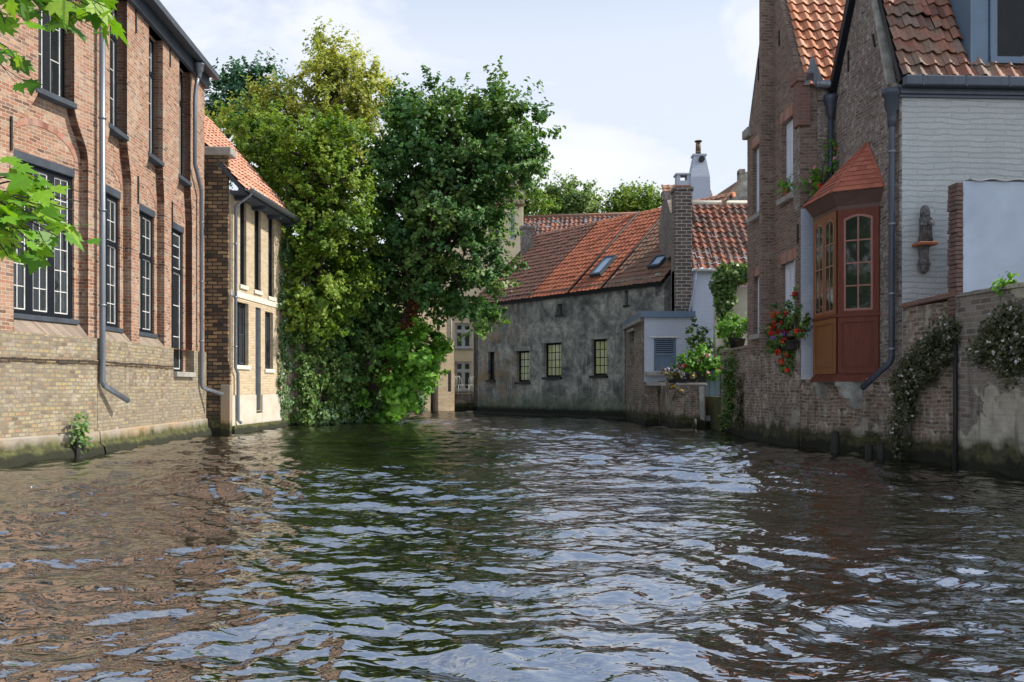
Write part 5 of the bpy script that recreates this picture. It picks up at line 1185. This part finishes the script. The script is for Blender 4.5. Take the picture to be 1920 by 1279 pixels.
def post(px, py, hpx, label, rad=.07, lean=0):
    b = water_at(px, py); 
    t = thing('mooring_post', label, 'post', loc=(b.x, b.y, 0), group='black timber posts along the quay'); h = hpx*b.y/FPX
    m_ = MB(); m_.tube([(0, 0, -.8), (lean*.5, 0, h*.5), (lean, 0, h)], [rad*1.05, rad, rad*.85], 9); m_.build('shaft', M['wood_dark'], t)
    m_ = MB(); m_.lathe((lean, 0, h), [(rad*.86, 0), (rad*.6, .02), (.01, .025)], 9); m_.build('worn_top', M['wood_dark'], t)
post(1566, 853, 42, 'stout black timber post in the water below the oriel', .085)
post(1630, 862, 26, 'short black timber stub beside the wall foot under the oriel corbel', .07)
post(1652, 866, 34, 'black timber post where the quay meets the rendered pilaster', .06)
post(1486, 836, 62, 'thin tall black pole standing against the quay below the geraniums', .035)
post(1435, 828, 34, 'short leaning black post at the foot of the tall house', .06, .05)
post(1408, 822, 40, 'mossy black post at the far corner of the tall house', .06)
post(1302, 806, 20, 'low black stub in front of the brick pier', .07)

# ================================================================ trees over the roofs
def crown_tree(px, py, D, rx, ry, label, mat='far', n=70):
    b = at(px, 700, D); b.z = .9; top = at(px, py+ry*.3, D)
    tree('far_tree', label, [b, b.lerp(top, .5), b.lerp(top, .8), top], .3, [blob(px, py, D, rx, ry, rx*D/FPX*.8), blob(px-rx*.5, py+ry*.3, D, rx*.6, ry*.7, 1.8), blob(px+rx*.5, py+ry*.35, D, rx*.6, ry*.65, 1.8)], n, .75, 75, .24, LEAF[mat], 'trees beyond the roofs', nlimb=14)
crown_tree(1060, 372, 72, 48, 34, 'rounded grey green tree rising above the long patchy roof', 'far', 130)
crown_tree(1190, 382, 72, 56, 26, 'pale yellow green tree behind the dark brick chimney gable', 'lime', 110)
crown_tree(985, 378, 70, 34, 34, 'light leafed tree between the maple crown and the patchy roof', 'lime', 60)
# garden trees behind the boat, seen only in the window glass
for (x, y, s_) in ((-12, 0.5, 1.0), (2, -34, 1.2), (14, -22, 1.0)):
    b = Vector((x, y, .9))
    tree('garden_tree', {-12: 'leafy maple on the left bank beside the viewer whose sprays hang into the view', 2: 'sunlit tree far behind the viewer in mid canal direction', 14: 'sunlit tree on the bank behind the viewer, to the right'}[x], [b, b+Vector((0, 0, 3)), b+Vector((.3, 0, 6))], .3,
         [(b+Vector((0, 0, 6.5*s_)), Vector((3.9*s_, 3.6*s_, 4.2*s_))), (b+Vector((1.2, .5, 3.2)), Vector((2.8, 3, 2.4)))], 190, 1.0, 70, .42, LEAF['maple'], 'trees behind the viewer', nlimb=10)

# ================================================================ foreground maple sprays
def maple_leaf(mb, c, d, nrm, s):
    d = d.normalized(); nrm = (nrm-d*nrm.dot(d)).normalized(); x = d.cross(nrm)
    o = [(0, -.42), (.1, -.3), (.36, -.34), (.27, -.18), (.52, -.02), (.36, .04), (.42, .24), (.2, .14), (.15, .32), (0, .62)]
    ptsL = [(-a, b) for a, b in o[1:-1]][::-1]; out = o+ptsL
    dr = R.uniform(.05, .3); i = len(mb.v)
    P = lambda a, b: c+x*(a*s)+d*(b*s)+nrm*s*(-dr*(a*a+max(0, b)*.35*b)+.06*abs(a))
    mb.v.append(tuple(P(0, -.05))); mb.v += [tuple(P(a, b)) for a, b in out]; n = len(out)
    mb.cr = R.random()
    for k in range(n): mb._f((i, i+1+k, i+1+(k+1) % n))
def spray(label, tips, D, roots, nleaf, s0):
    base = at(roots[0], roots[1], D); t = thing('maple_branch', label, 'branch', loc=base, group='overhanging maple sprays')
    tw = MB(); lf = MB()
    for (px, py, dd) in tips:
        e = at(px, py, D+dd); m_ = base.lerp(e, .5)+Vector((0, 0, .05)); path = [base, m_, e]; tw.tube([base.lerp(m_, .5)+Vector((0, 0, .01)), m_, m_.lerp(e, .5), e], [.007, .005, .004, .003], 5)
        for k in range(nleaf):
            q = m_.lerp(e, .1+.95*R.random()); off = Vector((R.gauss(0, .06), R.gauss(0, .1), R.gauss(-.02, .05))); c = q+off
            tw.tube([q, c], .0018, 4, False)
            maple_leaf(lf, c+off*.3, Vector((R.gauss(.5, .5), R.gauss(0, .5), R.gauss(-.55, .4))), Vector((R.gauss(0, .4), R.gauss(-.35, .4), 1)), s0*R.uniform(.6, 1.15))
    tw.build('twig', M['bark'], t, world=True); lf.build('foliage', LEAF['fresh'], t, world=True)
spray('spray of fresh green maple leaves hanging in the top left corner', [(70, 8, 0), (120, 34, .2), (150, 40, .1), (160, 20, -.1), (200, 14, .1), (190, 26, .1), (90, -10, .3), (20, 20, -.2), (10, 45, -.2), (150, 5, .2), (100, 15, 0), (180, -5, .2)], 4.6, (-60, -90), 6, .155)
spray('small sprig of maple leaves at the left edge below the corner spray', [(15, 90, 0), (35, 118, .2), (10, 130, 0)], 4.8, (-90, 60), 4, .13)
spray('large spray of fresh maple leaves crossing the lower left window', [(40, 400, 0), (90, 420, .3), (130, 435, .2), (60, 455, -.2), (20, 380, .2), (100, 345, .5), (150, 378, .5), (25, 460, 0), (60, 475, .1), (10, 430, .2), (120, 410, .1), (75, 385, .1), (45, 430, -.1), (80, 330, .4), (5, 400, 0), (110, 445, 0), (15, 480, 0), (140, 395, .3)], 4.7, (-80, 370), 6, .15)
